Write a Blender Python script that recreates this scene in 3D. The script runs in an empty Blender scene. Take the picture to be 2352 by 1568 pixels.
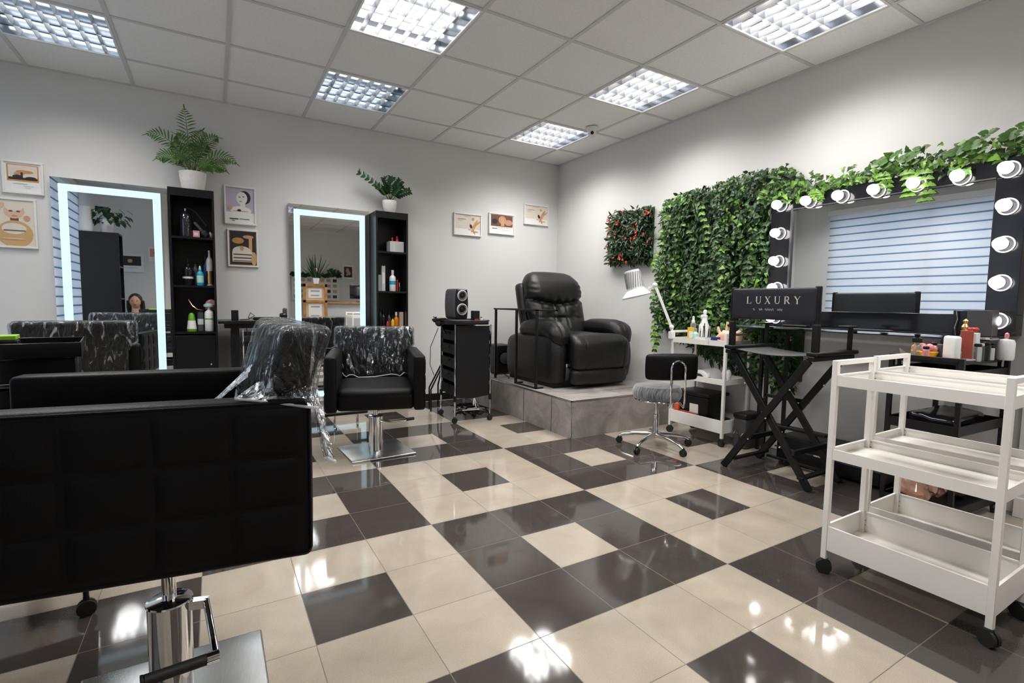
import bpy, math, random
from mathutils import Vector, Matrix, noise
PI = math.pi
R_ = math.radians
scn = bpy.context.scene
COL = scn.collection

# ------------------------------------------------------------------ camera
def make_camera():
    f, yaw, pit, rol = 1149.37, R_(59.2298), R_(-4.3725), R_(0.8613)
    cy, sy, cp, sp = math.cos(yaw), math.sin(yaw), math.cos(pit), math.sin(pit)
    fw = Vector((cy*cp, sy*cp, sp)); rt = Vector((sy, -cy, 0)); up = rt.cross(fw)
    cr, sr = math.cos(rol), math.sin(rol)
    r2 = cr*rt + sr*up; u2 = -sr*rt + cr*up
    cam = bpy.data.objects.new('camera', bpy.data.cameras.new('camera'))
    m = Matrix((r2, u2, -fw)).transposed().to_4x4()
    m.translation = Vector((-3.4954, -4.8664, 1.0269))
    cam.matrix_world = m
    cam.data.sensor_width = 36; cam.data.lens = f/2352*36
    cam.data.clip_start = .02
    COL.objects.link(cam); scn.camera = cam
make_camera()

# ------------------------------------------------------------------ light / exposure
world = bpy.data.worlds.new('world'); scn.world = world; world.use_nodes = True
world.node_tree.nodes['Background'].inputs[0].default_value = (.62, .78, 1, 1)
world.node_tree.nodes['Background'].inputs[1].default_value = 1.0
scn.view_settings.view_transform = 'Standard'
scn.view_settings.look = 'None'
scn.view_settings.gamma = 1
scn.view_settings.use_curve_mapping = False
scn.view_settings.exposure = 0.0
TUBE = 20.0      # fluorescent tubes
TUBE_DIM = 4.5
BULB = 14.0       # vanity bulbs
LEDS = 1.1        # mirror light strips
SPOT = 23.0        # strength of each spot added below a ceiling fitting
DAY = 3.4         # daylight behind the blind

# ------------------------------------------------------------------ materials
def nodes(name):
    m = bpy.data.materials.new(name); m.use_nodes = True
    nt = m.node_tree; b = nt.nodes['Principled BSDF']
    return m, nt, b
def mat(name, col, rough=.5, metal=0, spec=.5, var=0, vscale=8, bump=0, bscale=60, coat=0, emit=0, ecol=None, trans=0, alpha=1, stretch=None, sheen=0):
    m, nt, b = nodes(name)
    b.inputs['Base Color'].default_value = (*col, 1)
    b.inputs['Roughness'].default_value = rough
    b.inputs['Metallic'].default_value = metal
    b.inputs['Specular IOR Level'].default_value = spec
    b.inputs['Coat Weight'].default_value = coat
    b.inputs['Transmission Weight'].default_value = trans
    b.inputs['Alpha'].default_value = alpha
    if sheen: b.inputs['Sheen Weight'].default_value = sheen
    if emit:
        b.inputs['Emission Color'].default_value = (*(ecol or col), 1)
        b.inputs['Emission Strength'].default_value = emit
    L = nt.links
    tc = nt.nodes.new('ShaderNodeTexCoord')
    mp = nt.nodes.new('ShaderNodeMapping'); L.new(tc.outputs['Object'], mp.inputs[0])
    if stretch: mp.inputs['Scale'].default_value = stretch
    if var:
        n = nt.nodes.new('ShaderNodeTexNoise'); n.inputs['Scale'].default_value = vscale; n.inputs['Detail'].default_value = 6
        L.new(mp.outputs[0], n.inputs[0])
        r = nt.nodes.new('ShaderNodeMapRange'); r.inputs['From Min'].default_value = .3; r.inputs['From Max'].default_value = .7
        r.inputs['To Min'].default_value = 1-var; r.inputs['To Max'].default_value = 1+var
        L.new(n.outputs[0], r.inputs[0])
        mx = nt.nodes.new('ShaderNodeVectorMath'); mx.operation = 'SCALE'
        mx.inputs[0].default_value = col; L.new(r.outputs[0], mx.inputs['Scale'])
        L.new(mx.outputs[0], b.inputs['Base Color'])
    if bump:
        n = nt.nodes.new('ShaderNodeTexNoise'); n.inputs['Scale'].default_value = bscale; n.inputs['Detail'].default_value = 4
        L.new(mp.outputs[0], n.inputs[0])
        bp = nt.nodes.new('ShaderNodeBump'); bp.inputs['Strength'].default_value = bump; bp.inputs['Distance'].default_value = .01
        L.new(n.outputs[0], bp.inputs['Height']); L.new(bp.outputs[0], b.inputs['Normal'])
    return m

M = {}
M['wall'] = mat('wall_paint', (.74, .735, .72), .6, spec=.25, var=.02, vscale=2, bump=.05, bscale=150)
M['ceil'] = mat('ceiling_tile', (.86, .86, .855), .85, spec=.2, var=.035, vscale=60, bump=.15, bscale=200)
M['tbar'] = mat('ceiling_grid_metal', (.62, .62, .62), .45)
M['black'] = mat('black_matte', (.006, .006, .007), .42, spec=.35, var=.1)
M['bwood'] = mat('black_wood', (.006, .006, .007), .38, spec=.35, var=.2, vscale=20, bump=.05)
M['blam'] = mat('black_laminate', (.008, .0085, .010), .3, spec=.4, var=.1)
M['bsheen'] = mat('black_gloss', (.01, .01, .012), .12)
M['leather'] = mat('black_leather', (.0025, .0025, .003), .45, spec=.2, var=.15, vscale=5, bump=.12, bscale=260)
M['leather2'] = mat('recliner_leather', (.007, .007, .0075), .38, spec=.42, var=.12, vscale=6, bump=.25, bscale=180)
M['stitch'] = mat('stitching', (.01, .01, .01), .7)
M['chrome'] = mat('chrome', (.82, .82, .84), .07, 1)
M['steel'] = mat('brushed_steel', (.6, .61, .61), .27, 1, var=.08, vscale=30, stretch=(1, 12, 1))
M['white'] = mat('white_powder_coat', (.86, .84, .80), .38, var=.02)
M['pwhite'] = mat('white_plastic', (.85, .85, .85), .25)
M['pot'] = mat('white_ceramic', (.86, .83, .79), .25, bump=.5, bscale=45)
M['mirror'] = mat('mirror_silver', (.9, .92, .92), .01, 1)
M['led'] = mat('led_strip', (.2, .25, .28), .3, emit=LEDS, ecol=(.62, .9, 1.0))
M['bulb'] = mat('bulb_glow', (1, .97, .92), .2, emit=BULB, ecol=(1, .95, .95))
M['tube'] = mat('tube_glow', (1, 1, 1), .3, emit=TUBE, ecol=(1, .965, .925))
M['tubedim'] = mat('tube_glow_dim', (1, 1, 1), .3, emit=TUBE_DIM, ecol=(.85, .93, 1))
M['reflector'] = mat('louvre_aluminium', (.5, .54, .6), .18, 1)
M['housing'] = mat('housing_grey', (.12, .13, .15), .3, .6)
M['grey'] = mat('grey_plastic', (.3, .31, .33), .4)
M['dgrey'] = mat('dark_grey', (.06, .06, .065), .45)
M['lgrey'] = mat('light_grey', (.55, .56, .58), .35)
M['blue'] = mat('blue_plastic', (.02, .35, .55), .3)
M['navy'] = mat('navy_card', (.02, .03, .16), .4)
M['green'] = mat('green_plastic', (.12, .35, .02), .3)
M['mint'] = mat('mint_plastic', (.45, .72, .62), .35)
M['red'] = mat('red_plastic', (.55, .03, .02), .3)
M['dred'] = mat('dark_red_card', (.33, .06, .04), .4)
M['pink'] = mat('pink_plastic', (.75, .3, .32), .35)
M['skinp'] = mat('peach_rubber', (.8, .52, .38), .5)
M['amber'] = mat('amber_liquid', (.65, .22, .02), .15)
M['yellow'] = mat('yellow_card', (.85, .5, .03), .4)
M['lime'] = mat('lime_plastic', (.3, .6, .05), .4)
M['paper'] = mat('paper', (.78, .77, .74), .7)
M['beige'] = mat('beige_card', (.6, .48, .33), .55)
M['gold'] = mat('gold_metal', (.75, .5, .2), .25, 1)
M['copper'] = mat('rose_gold', (.8, .4, .3), .25, 1)
M['wood'] = mat('oak_wood', (.42, .2, .06), .5, var=.3, vscale=10, stretch=(1, 8, 1))
M['soil'] = mat('soil', (.03, .02, .012), .95, bump=.5)
M['frame'] = mat('white_frame', (.82, .81, .79), .4)
M['velvet'] = mat('grey_velvet', (.15, .155, .17), .75, var=.8, vscale=22, stretch=(.5, 4, .5), bump=.5, bscale=30, sheen=.6)
M['palm'] = mat('palm_leaf', (.085, .19, .035), .42, var=.35, vscale=12)
M['zz'] = mat('dark_glossy_leaf', (.015, .06, .02), .3, var=.3, vscale=12)
M['leafA'] = mat('ivy_mid', (.05, .13, .016), .42, var=.35, vscale=14)
M['leafB'] = mat('ivy_dark', (.013, .042, .008), .45, var=.35, vscale=14)
M['leafC'] = mat('ivy_lime', (.14, .29, .035), .42, var=.3, vscale=14)
M['leafD'] = mat('fern_green', (.022, .07, .012), .5, var=.3, vscale=14)
M['flower'] = mat('orange_red_blossom', (.7, .09, .03), .5, var=.2, vscale=30)
M['stem'] = mat('green_stem', (.1, .16, .03), .6)
M['glassd'] = mat('dark_glass', (.02, .02, .03), .05, coat=1)
M['clear'] = mat('clear_acrylic', (.85, .87, .88), .1, trans=.85)
M['rubber'] = mat('black_rubber', (.01, .01, .01), .6)
M['skin'] = mat('mannequin_skin', (.75, .42, .28), .5)
M['hair'] = mat('brown_hair', (.03, .015, .01), .5, bump=.5)
M['daylight'] = mat('daylight_pane', (.5, .72, 1), .3, emit=DAY, ecol=(.72, .86, 1))

def tile_mat():
    # polished 30 cm tiles: 3x3 blocks, dark and cream by turns, each with a centre tile of the other colour
    m, nt, b = nodes('floor_tile'); N = nt.nodes; L = nt.links
    T = .30081; ox, oy = -2.6573, -2.7537
    g = N.new('ShaderNodeNewGeometry'); s = N.new('ShaderNodeSeparateXYZ'); L.new(g.outputs['Position'], s.inputs[0])
    def mth(op, a, bb=None, c=None):
        n = N.new('ShaderNodeMath'); n.operation = op
        for i, v in enumerate((a, bb, c)):
            if v is None: continue
            if isinstance(v, (int, float)): n.inputs[i].default_value = v
            else: L.new(v, n.inputs[i])
        return n.outputs[0]
    u = mth('DIVIDE', mth('SUBTRACT', s.outputs[0], ox), T)
    v = mth('DIVIDE', mth('SUBTRACT', oy, s.outputs[1]), T)
    iu, iv = mth('FLOOR', u), mth('FLOOR', v)
    bu, bv = mth('FLOOR', mth('DIVIDE', iu, 3)), mth('FLOOR', mth('DIVIDE', iv, 3))
    par = mth('FLOORED_MODULO', mth('ADD', bu, bv), 2)
    cu = mth('COMPARE', mth('SUBTRACT', iu, mth('MULTIPLY', bu, 3)), 1, .1)
    cv = mth('COMPARE', mth('SUBTRACT', iv, mth('MULTIPLY', bv, 3)), 1, .1)
    cen = mth('MULTIPLY', cu, cv)
    light = mth('FLOORED_MODULO', mth('ADD', par, cen), 2)
    fu = mth('ABSOLUTE', mth('SUBTRACT', mth('FRACT', u), .5)); fv = mth('ABSOLUTE', mth('SUBTRACT', mth('FRACT', v), .5))
    grout = mth('GREATER_THAN', mth('MAXIMUM', fu, fv), .4955)
    n1 = N.new('ShaderNodeTexNoise'); n1.inputs['Scale'].default_value = 320; n1.inputs['Detail'].default_value = 2; L.new(g.outputs['Position'], n1.inputs[0])
    n2 = N.new('ShaderNodeTexNoise'); n2.inputs['Scale'].default_value = 5; n2.inputs['Detail'].default_value = 7; n2.inputs['Distortion'].default_value = .6; L.new(g.outputs['Position'], n2.inputs[0])
    wn = N.new('ShaderNodeTexWhiteNoise'); wn.noise_dimensions = '2D'
    cb = N.new('ShaderNodeCombineXYZ'); L.new(iu, cb.inputs[0]); L.new(iv, cb.inputs[1]); L.new(cb.outputs[0], wn.inputs[0])
    fac = mth('ADD', mth('ADD', mth('MULTIPLY', mth('SUBTRACT', n1.outputs[0], .5), .5), mth('MULTIPLY', mth('SUBTRACT', n2.outputs[0], .5), .5)), mth('ADD', 1, mth('MULTIPLY', mth('SUBTRACT', wn.outputs[0], .5), .08)))
    mix = N.new('ShaderNodeMix'); mix.data_type = 'RGBA'
    mix.inputs[6].default_value = (.058, .049, .044, 1); mix.inputs[7].default_value = (.40, .345, .28, 1)
    L.new(light, mix.inputs[0])
    sc = N.new('ShaderNodeVectorMath'); sc.operation = 'SCALE'; L.new(mix.outputs[2], sc.inputs[0]); L.new(fac, sc.inputs['Scale'])
    m2 = N.new('ShaderNodeMix'); m2.data_type = 'RGBA'; L.new(grout, m2.inputs[0]); L.new(sc.outputs[0], m2.inputs[6]); m2.inputs[7].default_value = (.13, .11, .09, 1)
    L.new(m2.outputs[2], b.inputs['Base Color'])
    rr = mth('ADD', mth('MULTIPLY', grout, .5), mth('ADD', .035, mth('MULTIPLY', n2.outputs[0], .05)))
    L.new(rr, b.inputs['Roughness'])
    b.inputs['Specular IOR Level'].default_value = .62
    bp = N.new('ShaderNodeBump'); bp.inputs['Strength'].default_value = .3; bp.inputs['Distance'].default_value = .002; bp.invert = True
    L.new(grout, bp.inputs['Height']); L.new(bp.outputs[0], b.inputs['Normal'])
    return m
M['floor'] = tile_mat()

def stone_mat():
    m, nt, b = nodes('grey_stone_tile'); N = nt.nodes; L = nt.links
    g = N.new('ShaderNodeNewGeometry')
    n = N.new('ShaderNodeTexNoise'); n.inputs['Scale'].default_value = 3.5; n.inputs['Detail'].default_value = 10; n.inputs['Roughness'].default_value = .65; n.inputs['Distortion'].default_value = 1.2
    L.new(g.outputs['Position'], n.inputs[0])
    r = N.new('ShaderNodeValToRGB'); e = r.color_ramp.elements
    e[0].position = .32; e[0].color = (.21, .19, .175, 1); e[1].position = .7; e[1].color = (.43, .40, .375, 1)
    L.new(n.outputs[0], r.inputs[0]); L.new(r.outputs[0], b.inputs['Base Color'])
    b.inputs['Roughness'].default_value = .5
    return m
M['stone'] = stone_mat()

def plastic_wrap():
    m, nt, b = nodes('clear_plastic_wrap'); N = nt.nodes; L = nt.links
    tc = N.new('ShaderNodeTexCoord'); mp = N.new('ShaderNodeMapping'); mp.inputs['Scale'].default_value = (7, 7, 1.6)
    L.new(tc.outputs['Object'], mp.inputs[0])
    n = N.new('ShaderNodeTexNoise'); n.inputs['Scale'].default_value = 3.5; n.inputs['Detail'].default_value = 5; n.inputs['Distortion'].default_value = 1.8
    L.new(mp.outputs[0], n.inputs[0])
    bp = N.new('ShaderNodeBump'); bp.inputs['Strength'].default_value = 1; bp.inputs['Distance'].default_value = .03; L.new(n.outputs[0], bp.inputs['Height'])
    gl = N.new('ShaderNodeBsdfGlossy'); gl.inputs['Roughness'].default_value = .06; gl.inputs['Color'].default_value = (.95, .97, 1, 1); L.new(bp.outputs[0], gl.inputs['Normal'])
    tr = N.new('ShaderNodeBsdfTransparent'); tr.inputs[0].default_value = (.93, .94, .95, 1)
    lw = N.new('ShaderNodeLayerWeight'); lw.inputs['Blend'].default_value = .22; L.new(bp.outputs[0], lw.inputs['Normal'])
    mr = N.new('ShaderNodeMapRange'); mr.inputs['To Min'].default_value = .04; mr.inputs['To Max'].default_value = .9; L.new(lw.outputs['Fresnel'], mr.inputs[0])
    n2 = N.new('ShaderNodeTexNoise'); n2.inputs['Scale'].default_value = 2.6; n2.inputs['Detail'].default_value = 3; n2.inputs['Distortion'].default_value = 2.5; L.new(mp.outputs[0], n2.inputs[0])
    rp = N.new('ShaderNodeMapRange'); rp.inputs['From Min'].default_value = .56; rp.inputs['From Max'].default_value = .66; rp.inputs['To Max'].default_value = .42; L.new(n2.outputs[0], rp.inputs[0])
    ad = N.new('ShaderNodeMath'); ad.operation = 'ADD'; ad.use_clamp = True; L.new(mr.outputs[0], ad.inputs[0]); L.new(rp.outputs[0], ad.inputs[1])
    mx = N.new('ShaderNodeMixShader'); L.new(ad.outputs[0], mx.inputs[0]); L.new(tr.outputs[0], mx.inputs[1]); L.new(gl.outputs[0], mx.inputs[2])
    L.new(mx.outputs[0], N['Material Output'].inputs[0])
    return m
M['wrap'] = plastic_wrap()

def hem():
    m, nt, b = nodes('plastic_hem'); N = nt.nodes; L = nt.links
    tr = N.new('ShaderNodeBsdfTransparent'); mx = N.new('ShaderNodeMixShader'); mx.inputs[0].default_value = .45
    b.inputs['Base Color'].default_value = (.85, .87, .9, 1); b.inputs['Roughness'].default_value = .15
    L.new(tr.outputs[0], mx.inputs[1]); L.new(b.outputs[0], mx.inputs[2]); L.new(mx.outputs[0], N['Material Output'].inputs[0])
    return m
M['hem'] = hem()

def blind_mat():
    m, nt, b = nodes('zebra_blind_fabric'); N = nt.nodes; L = nt.links
    g = N.new('ShaderNodeNewGeometry'); s = N.new('ShaderNodeSeparateXYZ'); L.new(g.outputs['Position'], s.inputs[0])
    def mth(op, a, bb):
        n = N.new('ShaderNodeMath'); n.operation = op
        for i, v in enumerate((a, bb)):
            if isinstance(v, (int, float)): n.inputs[i].default_value = v
            else: L.new(v, n.inputs[i])
        return n.outputs[0]
    fr = mth('FRACT', mth('DIVIDE', s.outputs[2], .113), 0)
    sheer = mth('LESS_THAN', fr, .17)
    cm = N.new('ShaderNodeMix'); cm.data_type = 'RGBA'; L.new(sheer, cm.inputs[0])
    cm.inputs[6].default_value = (.80, .80, .80, 1); cm.inputs[7].default_value = (.22, .34, .48, 1)
    tl = N.new('ShaderNodeBsdfTranslucent'); L.new(cm.outputs[2], tl.inputs[0])
    df = N.new('ShaderNodeBsdfDiffuse'); L.new(cm.outputs[2], df.inputs[0])
    mx = N.new('ShaderNodeMixShader'); mx.inputs[0].default_value = .30; L.new(df.outputs[0], mx.inputs[1]); L.new(tl.outputs[0], mx.inputs[2])
    L.new(mx.outputs[0], N['Material Output'].inputs[0])
    return m
M['blind'] = blind_mat()

# ------------------------------------------------------------------ mesh helpers
class MB:
    def __init__(s): s.v = []; s.f = []; s.m = []; s.mi = 0
    def add(s, vs, fs, T=None):
        o = len(s.v)
        s.v += [tuple(T @ Vector(p)) if T else tuple(p) for p in vs]
        s.f += [tuple(o+i for i in f) for f in fs]; s.m += [s.mi]*len(fs)
        return s
    def slot(s, i): s.mi = i; return s
    def box(s, x0, x1, y0, y1, z0, z1, T=None):
        vs = [(x, y, z) for z in (z0, z1) for y in (y0, y1) for x in (x0, x1)]
        return s.add(vs, [(0,2,3,1), (4,5,7,6), (0,1,5,4), (2,6,7,3), (0,4,6,2), (1,3,7,5)], T)
    def rbox(s, c, size, r=.02, n=8, puff=0, fn=None, T=None):
        # rounded soft box; fn(p)->p deforms it
        hx, hy, hz = (q/2 for q in size); r = min(r, hx, hy, hz)
        vs = []; fs = []; idx = {}
        def vid(p):
            k = tuple(round(q, 5) for q in p)
            if k not in idx: idx[k] = len(vs); vs.append(p)
            return idx[k]
        ns = [n, n, n] if isinstance(n, int) else list(n)
        def cs(h, k):
            m = max(h-r, 0); out = [-h, -h+.3*r, -h+r*.75] if h > r*1.01 else [-h, -h*.5]
            inner = [-m + 2*m*i/k for i in range(k+1)]
            a = [-h, -h+.45*r] + inner + [h-.45*r, h]
            return a
        X, Y, Z = cs(hx, ns[0]), cs(hy, ns[1]), cs(hz, ns[2])
        def rnd(p):
            q = Vector((max(-hx+r, min(hx-r, p[0])), max(-hy+r, min(hy-r, p[1])), max(-hz+r, min(hz-r, p[2]))))
            d = Vector(p)-q
            if d.length > 1e-9: d = d.normalized()*r
            w = q+d
            if puff:
                u, v_, t = w.x/hx, w.y/hy, w.z/hz
                k = puff
                w = Vector((w.x + k*u*(1-v_*v_)*(1-t*t), w.y + k*v_*(1-u*u)*(1-t*t), w.z + k*t*(1-u*u)*(1-v_*v_)))
            w = w + Vector(c)
            return tuple(fn(w)) if fn else tuple(w)
        def grid(A, B, mk, flip):
            for i in range(len(A)-1):
                for j in range(len(B)-1):
                    q = [vid(mk(A[i], B[j])), vid(mk(A[i+1], B[j])), vid(mk(A[i+1], B[j+1])), vid(mk(A[i], B[j+1]))]
                    fs.append(tuple(q[::-1]) if flip else tuple(q))
        grid(X, Y, lambda a, b: (a, b, hz), False); grid(X, Y, lambda a, b: (a, b, -hz), True)
        grid(X, Z, lambda a, b: (a, -hy, b), False); grid(X, Z, lambda a, b: (a, hy, b), True)
        grid(Y, Z, lambda a, b: (hx, a, b), False); grid(Y, Z, lambda a, b: (-hx, a, b), True)
        return s.add([rnd(p) for p in vs], fs, T)
    def tube(s, pts, r=.01, n=10, closed=False, T=None, cap=True):
        pts = [Vector(p) for p in pts]; k = len(pts)
        rs = r if isinstance(r, (list, tuple)) else [r]*k
        vs = []; fs = []; prev = None
        for i, p in enumerate(pts):
            a = pts[(i-1) % k] if (i > 0 or closed) else p; b = pts[(i+1) % k] if (i < k-1 or closed) else p
            d = (b-a).normalized()
            if prev is None: prev = Vector((0, 0, 1)) if abs(d.z) < .9 else Vector((1, 0, 0))
            x = (prev - d*prev.dot(d))
            x = x.normalized() if x.length > 1e-6 else d.orthogonal().normalized()
            prev = x; y = d.cross(x)
            for j in range(n):
                t = 2*PI*j/n
                vs.append(p + (x*math.cos(t)+y*math.sin(t))*rs[i])
        for i in range(k if closed else k-1):
            for j in range(n):
                a, b = i*n+j, i*n+(j+1) % n; c, d2 = ((i+1) % k)*n+(j+1) % n, ((i+1) % k)*n+j
                fs.append((a, b, c, d2))
        if cap and not closed: fs += [tuple(range(n))[::-1], tuple(range((k-1)*n, k*n))]
        return s.add(vs, fs, T)
    def bar(s, a, b, w, h, up=(0, 0, 1), T=None):
        a, b = Vector(a), Vector(b); d = (b-a).normalized(); u = Vector(up)
        x = d.cross(u).normalized(); y = x.cross(d)
        vs = [p + x*sx*w/2 + y*sy*h/2 for p in (a, b) for sx, sy in ((-1,-1), (1,-1), (1,1), (-1,1))]
        return s.add(vs, [(0,1,2,3), (7,6,5,4), (0,4,5,1), (1,5,6,2), (2,6,7,3), (3,7,4,0)], T)
    def lathe(s, prof, c=(0, 0, 0), n=24, T=None, sx=1, sy=1, cap=True):
        vs = []; fs = []; k = len(prof)
        for r, z in prof:
            for j in range(n):
                t = 2*PI*j/n; vs.append((c[0]+r*math.cos(t)*sx, c[1]+r*math.sin(t)*sy, c[2]+z))
        for i in range(k-1):
            for j in range(n):
                fs.append((i*n+j, i*n+(j+1) % n, (i+1)*n+(j+1) % n, (i+1)*n+j))
        if cap and prof[0][0] > 1e-5: fs.append(tuple(range(n))[::-1])
        if cap and prof[-1][0] > 1e-5: fs.append(tuple(range((k-1)*n, k*n)))
        return s.add(vs, fs, T)
    def ball(s, c, r, n=16, T=None):
        rr = r if isinstance(r, (tuple, list)) else (r, r, r)
        k = max(6, n//2)
        pr = [(math.sin(PI*i/k), -math.cos(PI*i/k)*rr[2]) for i in range(k+1)]
        return s.lathe([(max(a, 1e-6), b) for a, b in pr], c, n, T, rr[0], rr[1])
    def poly(s, pts, T=None):
        return s.add(pts, [tuple(range(len(pts)))], T)
    def prism(s, pts2, a, b, axis='y', T=None):
        # extrude a 2-D outline between a and b along axis
        def P(u, v, w): return {'y': (u, w, v), 'x': (w, u, v), 'z': (u, v, w)}[axis]
        k = len(pts2); vs = [P(*p, a) for p in pts2]+[P(*p, b) for p in pts2]
        fs = [tuple(range(k)), tuple(range(k, 2*k))[::-1]]+[(i, k+i, k+(i+1) % k, (i+1) % k) for i in range(k)]
        return s.add(vs, fs, T)
    def obj(s, name, mats, parent=None, smooth=True, bevel=0, loc=None, ang=35, seg=2):
        me = bpy.data.meshes.new(name); me.from_pydata(s.v, [], s.f)
        if not isinstance(mats, (list, tuple)): mats = [mats]
        for m in mats: me.materials.append(M[m] if isinstance(m, str) else m)
        if len(mats) > 1: me.polygons.foreach_set('material_index', s.m)
        if smooth:
            me.polygons.foreach_set('use_smooth', [True]*len(me.polygons)); me.set_sharp_from_angle(angle=R_(ang))
        me.update()
        o = bpy.data.objects.new(name, me); COL.objects.link(o)
        if parent: o.parent = parent
        if loc: o.location = loc
        if bevel:
            b = o.modifiers.new('bevel', 'BEVEL'); b.width = bevel; b.segments = seg; b.limit_method = 'ANGLE'; b.angle_limit = R_(40)
        return o

def tag(o, label, cat, group=None, kind=None):
    o['label'] = label; o['category'] = cat
    if group: o['group'] = group
    if kind: o['kind'] = kind
    return o
def thing(name, label, cat, loc=(0, 0, 0), rz=0, group=None):
    o = bpy.data.objects.new(name, None); COL.objects.link(o); o.empty_display_size = .1
    o.location = loc; o.rotation_euler = (0, 0, rz)
    return tag(o, label, cat, group)
def struct(mb, name, mats, **k):
    o = mb.obj(name, mats, **k); o['kind'] = 'structure'; return o
def dup(root, loc, rz=0, label=None, group=None):
    r = root.copy(); COL.objects.link(r); r.location = loc; r.rotation_euler = (0, 0, rz)
    if label: r['label'] = label
    if group: r['group'] = group
    kids = list(root.children)
    for ch in kids:
        c = ch.copy(); COL.objects.link(c); c.parent = r
        for g in ch.children:
            d = g.copy(); COL.objects.link(d); d.parent = c
    return r
def Rz(a, p=(0, 0, 0)): return Matrix.Translation(Vector(p)) @ Matrix.Rotation(a, 4, 'Z')
H = 2.6325; W = 5.1; YR = -7.6

# ------------------------------------------------------------------ room shell
struct(MB().box(-W-.1, .1, YR-.1, .1, -.1, 0), 'floor', 'floor', smooth=False)
struct(MB().box(-W-.1, .1, YR-.1, .1, H, H+.1), 'ceiling', 'ceil', smooth=False)
struct(MB().box(-W-.1, .1, 0, .1, 0, H), 'wall_back', 'wall', smooth=False)
struct(MB().box(0, .1, YR, 0, 0, H), 'wall_right', 'wall', smooth=False)
struct(MB().box(-W-.1, .1, YR-.1, YR, 0, H), 'wall_front', 'wall', smooth=False)
struct(MB().box(-W-.1, -4.12, YR, -4.5, 0, H), 'wall_partition', 'wall', smooth=False)
struct(MB().box(-.07, 0, -4.7, -4.06, 0, H), 'wall_pilaster', 'wall', smooth=False)
# window wall with an opening
wl = MB(); wy0, wy1, wz0, wz1 = -4.33, -.56, .47, 2.44
wl.box(-W-.1, -W, -4.5, wy0, 0, H); wl.box(-W-.1, -W, wy1, 0, 0, H)
wl.box(-W-.1, -W, wy0, wy1, 0, wz0); wl.box(-W-.1, -W, wy0, wy1, wz1, H)
struct(wl, 'wall_left', 'wall', smooth=False)
wn = MB()
for y in (wy0+.02, (wy0*2+wy1)/3, (wy0+wy1*2)/3, wy1-.02): wn.box(-W-.08, -W-.04, y-.03, y+.03, wz0, wz1)
wn.box(-W-.08, -W-.04, wy0, wy1, wz0, wz0+.05); wn.box(-W-.08, -W-.04, wy0, wy1, wz1-.05, wz1)
wo = struct(wn, 'window_1', 'pwhite', smooth=False)
MB().box(-W-.1, -W-.085, wy0, wy1, wz0, wz1).obj('window_pane', 'daylight', wo, smooth=False)
bl = MB(); bl.box(-W+.03, -W+.034, -4.35, -.54, .45, 2.47)
br = thing('roller_blind', 'white and grey striped zebra roller blind covering the long window', 'blind', (0, 0, 0))
bl.obj('blind_fabric', 'blind', br, smooth=False)
MB().box(-W+.005, -W+.08, -4.37, -.52, 2.46, 2.54).obj('cassette', 'pwhite', br, bevel=.008)
MB().tube([(-W+.032, -4.35, .44), (-W+.032, -.54, .44)], .012).obj('bottom_bar', 'pwhite', br)
# skirting
struct(MB().box(-3.47, -2.93, -.012, 0, 0, .075).box(-2.2, -1.22, -.012, 0, 0, .075).box(-W, -4.5, -.012, 0, 0, .075), 'baseboard_back', 'bsheen', smooth=False)
struct(MB().box(-.015, 0, -4.06, -1.9, 0, .1).box(-.085, -.07, -4.7, -4.06, 0, .1), 'baseboard_right', 'white', bevel=.003)
# suspended ceiling grid
DM, DN = .378, .5013
tb = MB()
for m in range(9):
    x = -(DM+.6*m); tb.box(x-.012, x+.012, YR, 0, H-.006, H+.001)
for n in range(13):
    y = -(DN+.6*n)
    if y > YR: tb.box(-W, 0, y-.012, y+.012, H-.0055, H+.001)
tb.box(-W, 0, -.02, 0, H-.008, H+.001); tb.box(-.02, 0, YR, 0, H-.008, H+.001); tb.box(-W, -W+.02, YR, 0, H-.008, H+.001)
struct(tb, 'trim_1', 'tbar', smooth=False)
# stone platform
pl = thing('platform', 'low stone-tiled platform in the room corner under the recliner', 'platform', (0, 0, 0))
PX, PY, PZ = -1.187, -1.883, .293
MB().box(PX+.004, -.001, PY+.004, -.001, 0, PZ-.004).obj('platform_body', 'stone', pl, smooth=False)
MB().box(PX+.002, -.001, PY+.002, -.001, PZ-.004, PZ).obj('top_slab', 'stone', pl, smooth=False)
ed = MB().box(PX, PX+.009, PY, -.001, PZ-.008, PZ+.001).box(PX, -.001, PY, PY+.009, PZ-.008, PZ+.001).box(PX, PX+.008, PY, PY+.008, 0, PZ)
ed.obj('metal_edge_trim', 'steel', pl, smooth=False)
jt = MB()
for y in (-.6, -1.2, -1.62): jt.box(PX+.001, PX+.004, y-.0015, y+.0015, 0, PZ-.01); jt.box(PX+.01, -.001, y-.0015, y+.0015, PZ-.001, PZ+.0006)
jt.box(-.6, -.597, PY+.01, -.001, PZ-.001, PZ+.0006)
jt.obj('tile_joint', 'dgrey', pl, smooth=False)

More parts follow.
